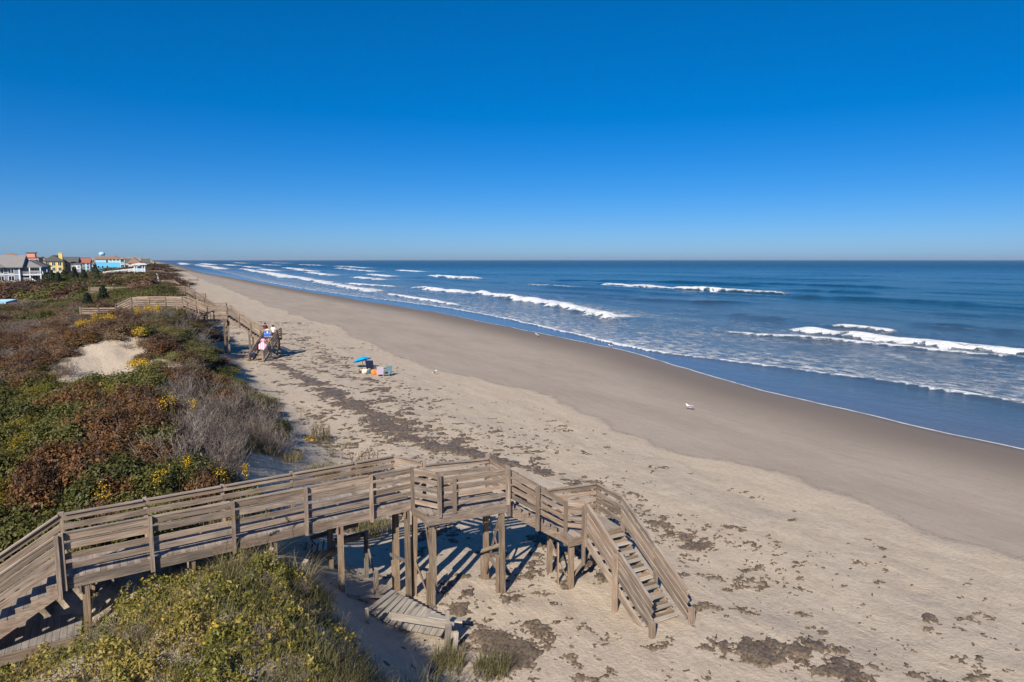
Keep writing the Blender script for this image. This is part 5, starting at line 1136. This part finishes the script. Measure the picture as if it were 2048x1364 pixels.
    MB().box(-6, 5.2, -5, -4.5, -2, .5).box(-6, 5.2, 4.5, 5, -2, .5).box(-6, -5.5, -4.5, 4.5, -2, .5).box(4.7, 5.2, -4.5, 4.5, -2, .5).build('coping', MATS['siding_sky'], h); MB().box(-5.5, 4.7, -4.5, 4.5, -1, .25).build('water', pw.m, h)
    # leaning white pole
    z = gz1(-1.6, 135); h = thing('utility_pole', 'thin pale leaning pole with a short second piece, beyond the second walkway', 'pole', (-1.6, 135, z))
    MB().tube([(0.1, 0, -.5), (-.1, 0, 2.2), (-.3, 0, 8.1 - z)], [.11, .10, .07], 8).build('shaft', MATS['concrete'], h); MB().tube([(0.12, -.1, 5.2 - z), (.1, -.1, 6.4 - z)], .06, 6).build('stub', MATS['concrete'], h)
houses()

# ------------------------------------------------------------------ people, beach things, birds
plain('skin', (0.45, 0.25, 0.16), .6, .05); plain('hair_dark', (0.02, 0.014, 0.01), .6); plain('shirt_yellow', (0.68, 0.66, 0.02), .8); plain('shorts_dark', (0.04, 0.03, 0.05), .8); plain('cloth_pink', (0.72, 0.33, 0.44), .8); plain('cloth_white', (0.75, 0.73, 0.72), .8)
plain('cloth_blue', (0.03, 0.13, 0.58), .7); plain('navy', (0.012, 0.016, 0.05), .8); plain('orange', (0.75, 0.22, 0.03), .7); plain('cream', (0.72, 0.62, 0.5), .8); plain('umbrella_blue', (0.0, 0.36, 0.78), .6); plain('lavender', (0.5, 0.44, 0.58), .8); plain('teal_dark', (0.05, 0.12, 0.14), .6); plain('maroon', (0.12, 0.03, 0.05), .8); plain('metal_pale', (0.6, 0.6, 0.6), .4)
plain('gull_white', (0.78, 0.78, 0.78), .7); plain('gull_grey', (0.22, 0.23, 0.25), .7)
def skin_mesh(name, joints, edges, mats, parent, sub=2):
    """joints: list of (x,y,z,r)"""
    me = bpy.data.meshes.new(name); me.from_pydata([j[:3] for j in joints], edges, []); me.update()
    o = bpy.data.objects.new(name, me); COL.objects.link(o); o.parent = parent
    o.modifiers.new('skin', 'SKIN'); sv = me.skin_vertices[0].data
    for i, j in enumerate(joints): sv[i].radius = (j[3], j[3]) if len(j) == 4 else (j[3], j[4])
    sv[0].use_root = True; md = o.modifiers.new('sub', 'SUBSURF'); md.levels = sub; md.render_levels = sub
    me.materials.append(MATS[mats]); return o
def ball(name, c, r, mat, parent, n=10, m=7):
    mb = MB()
    for j in range(m + 1):
        t = math.pi * j / m
        for k in range(n): mb.v.append((c[0] + r[0] * math.sin(t) * math.cos(6.2832 * k / n), c[1] + r[1] * math.sin(t) * math.sin(6.2832 * k / n), c[2] - r[2] * math.cos(t)))
    for j in range(m):
        for k in range(n): mb.f.append((j * n + k, j * n + (k + 1) % n, (j + 1) * n + (k + 1) % n, (j + 1) * n + k))
    return mb.build(name, MATS[mat], parent, smooth=True)
def person(label, x, y, z, rz, top, bottom, hair, long_skirt=False, step=0.18, arms='bent'):
    p = thing('person', label, 'person', (x, y, z), rz)
    # faces +y, climbing: left foot a step higher; one continuous body with face, hands and fingers
    J = [(0, 0, .92, .15, .12), (0, .01, 1.08, .14, .105), (0, .03, 1.28, .165, .11), (0, .04, 1.42, .12, .09), (0, .05, 1.5, .055), (0, .075, 1.6, .085, .10), (0, .08, 1.68, .075, .09), (0, .17, 1.605, .018),
         (-.19, .03, 1.40, .055), (-.25, .02, 1.14, .042), (-.22, .22, 1.06, .033), (-.2, .29, 1.05, .03, .02), (.19, .03, 1.40, .055), (.25, .02, 1.14, .042), (.22, .22, 1.06, .033), (.2, .29, 1.05, .03, .02),
         (-.095, .01, .86, .085), (-.10, .13, .52 + step * .4, .058), (-.10, .06, .10 + step, .04), (-.10, .2, .045 + step, .035), (.095, 0, .86, .085), (.10, .04, .48, .058), (.10, -.05, .09, .04), (.10, .09, .035, .035)]
    E = [(0, 1), (1, 2), (2, 3), (3, 4), (4, 5), (5, 6), (5, 7), (3, 8), (8, 9), (9, 10), (10, 11), (3, 12), (12, 13), (13, 14), (14, 15), (0, 16), (16, 17), (17, 18), (18, 19), (0, 20), (20, 21), (21, 22), (22, 23)]
    for base, sx in ((11, -1), (15, 1)):
        hx, hy, hz = J[base][:3]
        for k in range(4):
            J.append((hx + (-.022 + .015 * k), hy + .04, hz - .005, .009)); J.append((hx + (-.022 + .015 * k), hy + .062 + .006 * (k in (1, 2)), hz - .03, .008)); E += [(base, len(J) - 2), (len(J) - 2, len(J) - 1)]
        J.append((hx - sx * .03, hy + .01, hz + .01, .009)); J.append((hx - sx * .035, hy + .035, hz + .005, .008)); E += [(base, len(J) - 2), (len(J) - 2, len(J) - 1)]
    skin_mesh('body', J, E, 'skin', p)
    skin_mesh('shirt', [(0, 0, .93, .165, .135), (0, .01, 1.08, .158, .125), (0, .03, 1.28, .18, .13), (0, .04, 1.43, .13, .1), (-.19, .03, 1.41, .07), (-.235, .025, 1.22, .058), (.19, .03, 1.41, .07), (.235, .025, 1.22, .058)], [(0, 1), (1, 2), (2, 3), (3, 4), (4, 5), (3, 6), (6, 7)], top, p)
    if long_skirt:
        m = MB(); n = 14
        for rx, ry, zz, cy in ((.17, .14, .98, 0), (.24, .22, .7, .03), (.32, .30, .38, .05)):
            for k in range(n): m.v.append((rx * math.cos(6.2832 * k / n), cy + ry * math.sin(6.2832 * k / n), zz + .02 * math.sin(k * 2.6)))
        for i in range(2):
            for k in range(n): m.f.append((i * n + k, i * n + (k + 1) % n, (i + 1) * n + (k + 1) % n, (i + 1) * n + k))
        m.build('skirt', MATS[bottom], p, smooth=True)
    else: skin_mesh('shorts', [(0, 0, .93, .165, .135), (-.095, .02, .84, .105), (-.1, .09, .66 + step * .3, .095), (.095, 0, .84, .105), (.1, .02, .64, .095)], [(0, 1), (1, 2), (0, 3), (3, 4)], bottom, p)
    hr = skin_mesh('hair', [(0, .045, 1.64, .095, .09), (0, .03, 1.7, .085, .085), (0, -.01, 1.56, .07, .05)], [(0, 1), (0, 2)], hair, p, 1)
    for sx in (-.033, .033): ball('eye', (sx, .168, 1.625), (.012, .008, .009), 'hair_dark', p, 6, 4)
    return p
an2 = rad(-21)
def on_stair(t, off):                             # a spot on the lowest flight of the second walkway
    a = Vector(P2(13.7, -.1, Z2L)).lerp(Vector(P2(12.95, -3.7, Z2G)), t); b = Vector(P2(15.0, -.1, Z2L)).lerp(Vector(P2(14.25, -4.0, Z2G)), t)
    return a.lerp(b, off)
q = on_stair(.17, .42); person('person in yellow top climbing the stair with a blue beach chair on the back', q.x, q.y, q.z + .02, an2 + .1, 'shirt_yellow', 'shorts_dark', 'hair_dark')
ch = thing('folding_chair', 'blue folding beach chair with white frame carried on the back of the person in yellow', 'chair', (q.x, q.y, q.z), an2 + .1)
MB().box(-.27, .27, -.19, -.16, .78, 1.36).build('seat_fabric', MATS['cloth_blue'], ch); MB().box(-.30, .30, -.24, -.2, .72, 1.0).build('back_fabric', MATS['cloth_blue'], ch)
for pts in (((-.3, -.17, .66), (-.3, -.17, 1.42), (.3, -.17, 1.42), (.3, -.17, .66), (-.3, -.17, .66)), ((-.33, -.24, .68), (-.33, -.24, 1.02), (.33, -.24, 1.02), (.33, -.24, .68), (-.33, -.24, .68))): MB().tube(pts, .014, 6).build('frame_tube', MATS['metal_pale'], ch)
MB().box(-.05, .08, -.197, -.190, 1.1, 1.26).build('printed_mark', MATS['cloth_white'], ch)
q3 = on_stair(.10, .80); person('person in dark clothes at the top of the lowest stair beside the person in yellow', q3.x, q3.y, q3.z + .02, an2 - .1, 'cloth_white', 'navy', 'hair_dark')
q4 = on_stair(.03, .12); person('person in maroon top partly hidden left of the person in yellow', q4.x, q4.y + .55, Z2L + .01, an2 + .5, 'maroon', 'cloth_pink', 'hair_dark', step=.0)
q = on_stair(.60, .62); person('person in pink lower on the stair with a striped towel behind', q.x, q.y, q.z + .02, an2, 'cloth_pink', 'cloth_pink', 'hair_dark', True)
tw = thing('striped_towel', 'pink and white striped beach towel hanging behind the person in pink', 'towel', (q.x, q.y, q.z), an2)
for i in range(9):
    x0 = -.42 + i * .094; z0, z1 = .42 + .03 * math.sin(i), 1.25 - .3 * abs(i - 4) / 4
    MB().box(x0, x0 + .092, -.33 - .02 * math.sin(i * 1.3), -.30 - .02 * math.sin(i * 1.3), z0, z1).build('stripe', MATS['cloth_pink' if i % 2 == 0 else 'cloth_white' if i < 7 else 'lavender'], tw)
q = on_stair(.82, .12); bgp = thing('beach_bag', 'dark patterned bag left on the lower steps', 'bag', (q.x, q.y, q.z), an2)
ball('bag_body', (.05, -.1, .3), (.24, .2, .34), 'navy', bgp); MB().tube([(-.1, -.1, .5), (0, -.1, .85), (.15, -.1, .5)], .02, 5).build('strap', MATS['cloth_white'], bgp)

def beach_gear():
    z = gz1(16.8, 67); u = thing('beach_umbrella', 'tilted bright blue beach umbrella planted in the sand', 'umbrella', (16.9, 67.2, z))
    MB().tube([(0, 0, -.3), (.02, 0, 1.1)], .022, 6).build('pole', MATS['wood_old_and_shade'], u)
    tilt = Matrix.Translation((0.02, 0, 0.72)) @ Matrix.Rotation(rad(-10), 4, 'Y') @ Matrix.Rotation(rad(-16), 4, 'X'); n = 8
    for k in range(n):
        a0, a1 = 6.2832 * k / n, 6.2832 * (k + 1) / n; vs = []
        for r_, zz in ((0.02, .42), (.5, .3), (.95, .06)):
            for t in (0, .5, 1):
                a = a0 + (a1 - a0) * t; rr = r_ * (1 - .05 * (t == .5)); vs.append(tilt @ Vector((math.cos(a) * rr, math.sin(a) * rr, zz - .03 * (t == .5) * r_)))
        vs2 = [v + Vector((0, 0, -.008)) for v in vs]; fs = []
        for i in range(2):
            for j in range(2): b = i * 3 + j; fs += [(b, b + 3, b + 4, b + 1), (b + 9, b + 10, b + 13, b + 12)]
        MB().add(vs + vs2, fs).build('canopy_panel', MATS['umbrella_blue'], u)
        MB().tube([tilt @ Vector((0, 0, .34)), tilt @ Vector((math.cos(a0) * .93, math.sin(a0) * .93, .05))], .006, 4).build('rib', MATS['metal_pale'], u)
    def chair(label, x, y, mat, frame, rz, s=1.0):
        c = thing('beach_chair', label, 'chair', (x, y, gz1(x, y)), rz); c.scale = (s, s, s)
        MB().add([(-.3, -.3, .28), (.3, -.3, .28), (.3, .25, .22), (-.3, .25, .22), (-.3, -.3, .25), (.3, -.3, .25), (.3, .25, .19), (-.3, .25, .19)], [(0, 1, 2, 3), (7, 6, 5, 4), (0, 4, 5, 1), (1, 5, 6, 2), (2, 6, 7, 3), (3, 7, 4, 0)]).build('seat', MATS[mat], c)
        MB().add([(-.3, .22, .22), (.3, .22, .22), (.3, .52, .95), (-.3, .52, .95), (-.3, .26, .2), (.3, .26, .2), (.3, .56, .93), (-.3, .56, .93)], [(0, 1, 2, 3), (7, 6, 5, 4), (0, 4, 5, 1), (1, 5, 6, 2), (2, 6, 7, 3), (3, 7, 4, 0)]).build('backrest', MATS[mat], c)
        for sx in (-.32, .32):
            MB().tube([(sx, -.32, 0), (sx, -.28, .3), (sx, .3, .48)], .016, 6).build('leg', MATS[frame], c); MB().tube([(sx, .45, 0), (sx, .1, .46), (sx, -.3, .5)], .016, 6).build('leg', MATS[frame], c)
            MB().box(sx - .03, sx + .03, -.32, .2, .49, .52).build('armrest', MATS[frame], c)
        return c
    chair('navy blue beach chair with high back behind the orange bag', 17.0, 64.3, 'navy', 'metal_pale', 2.6, 1.25)
    chair('dark grey-green beach chair at the right end of the gear', 17.65, 61.1, 'teal_dark', 'metal_pale', -.7, .95); chair('lavender striped beach chair next to the grey-green one', 17.05, 61.3, 'lavender', 'metal_pale', 2.9, .95)
    def bag(label, x, y, mat, s, cat='bag'):
        b = thing('beach_bag', label, cat, (x, y, gz1(x, y))); r = np.random.default_rng(int(x * 100)); m = MB(); n = 14; rows = [(0, .8), (.05, 1.0), (.45, 1.08), (.8, .95), (1.0, .6)]
        for t, q in rows:
            for k in range(n): a = 6.2832 * k / n; w_ = q * (1 + .06 * math.sin(3 * a + t * 4)); m.v.append((math.copysign(abs(math.cos(a)) ** .6, math.cos(a)) * s * .6 * w_, math.copysign(abs(math.sin(a)) ** .6, math.sin(a)) * s * .38 * w_, t * s * .85))
        for i in range(len(rows) - 1):
            for k in range(n): m.f.append((i * n + k, i * n + (k + 1) % n, (i + 1) * n + (k + 1) % n, (i + 1) * n + k))
        m.f.append(tuple((len(rows) - 1) * n + k for k in range(n))); m.build('bag_body', MATS[mat], b, smooth=True)
        for sy in (-.2, .2): MB().tube([(-.25 * s, sy * s, .8 * s), (-.15 * s, sy * s, 1.1 * s), (.15 * s, sy * s, 1.1 * s), (.25 * s, sy * s, .8 * s)], .018, 5).build('handle', MATS['maroon' if mat == 'orange' else 'cream'], b)
    bag('bright orange beach bag in front of the navy chair', 16.9, 62.6, 'orange', .6); bag('cream beach bag left of the orange bag', 16.2, 63.6, 'cream', .5); bag('small dark bag between the cream and orange bags', 16.55, 63.3, 'teal_dark', .42); bag('small brown bag left of the cream bag', 15.85, 63.7, 'maroon', .3); bag('maroon cloth bag between the orange bag and lavender chair', 17.25, 62.0, 'maroon', .36)
    # birds
    def gull(label, x, y, rz, s=1.0, group=None):
        b = thing('gull', label, 'bird', (x, y, max(gz1(x, y), -1.2)), rz, group); b.scale = (s, s, s)
        skin_mesh('body', [(0, 0, .2, .075, .075), (.12, 0, .22, .06), (.2, 0, .29, .035), (.235, 0, .345, .04), (-.12, 0, .19, .055, .05), (-.25, 0, .18, .03, .012)], [(0, 1), (1, 2), (2, 3), (0, 4), (4, 5)], 'gull_white', b, 1)
        for sy in (-.068, .068): ball('wing', (-.06, sy, .225), (.19, .022, .05), 'gull_grey', b, 8, 5)
        MB().tube([(.265, 0, .345), (.32, 0, .335)], [.014, .005], 5).build('beak', MATS['orange'], b)
        for sy in (-.03, .03): MB().tube([(.0, sy, .16), (.01, sy, 0.0), (.06, sy, 0.0)], .007, 4).build('leg', MATS['orange'], b)
    gull('white gull with grey wings standing alone on the damp sand', 34.4, 38.9, 2.2, 1.35); gull('small white gull on the dry sand right of the beach gear', 22.1, 60.6, .4, 1.2)
    gull('tiny white gull at the water edge, farther of the two', 49.3, 90.0, 1.6, 1.6); gull('tiny white gull at the water edge, nearer of the two', 52.2, 74.9, 1.8, 1.4)
    # driftwood far up the beach
    d = thing('driftwood', 'dark driftwood log with upturned end far up the beach', 'driftwood', (11.6, 392, gz1(11.6, 392)))
    MB().tube([(-2.6, 0, .4), (-1.4, 0, .35), (0, 0, .3), (1.4, 0, .4), (2.4, 0, 1.6)], [.55, .4, .35, .28, .1], 8).build('trunk', MATS['wood_old_and_shade'], d); MB().tube([(-2.0, 0, .4), (-2.4, -.3, 1.3)], [.2, .06], 6).build('limb', MATS['wood_old_and_shade'], d); MB().tube([(1.0, -6, .2), (2.4, -6.4, .5)], [.3, .1], 6).build('broken_piece', MATS['wood_old_and_shade'], d)
beach_gear()

# ------------------------------------------------------------------ haze over the far shore
hz = MB().box(-9000, 17000, -3000, 17000, -12, 40).build('haze', None); hz['kind'] = 'stuff'; hz['label'] = 'thin sea haze lying over the far shore'; hz['category'] = 'haze'
hm = bpy.data.materials.new('haze'); hm.use_nodes = True; hn = hm.node_tree.nodes; hn.clear()
ho = hn.new('ShaderNodeOutputMaterial'); hv = hn.new('ShaderNodeVolumePrincipled'); hv.inputs['Color'].default_value = (0.78, 0.86, 0.95, 1); hv.inputs['Density'].default_value = 0.00004; hv.inputs['Anisotropy'].default_value = 0.2
hm.node_tree.links.new(hv.outputs[0], ho.inputs['Volume']); hz.data.materials.append(hm)
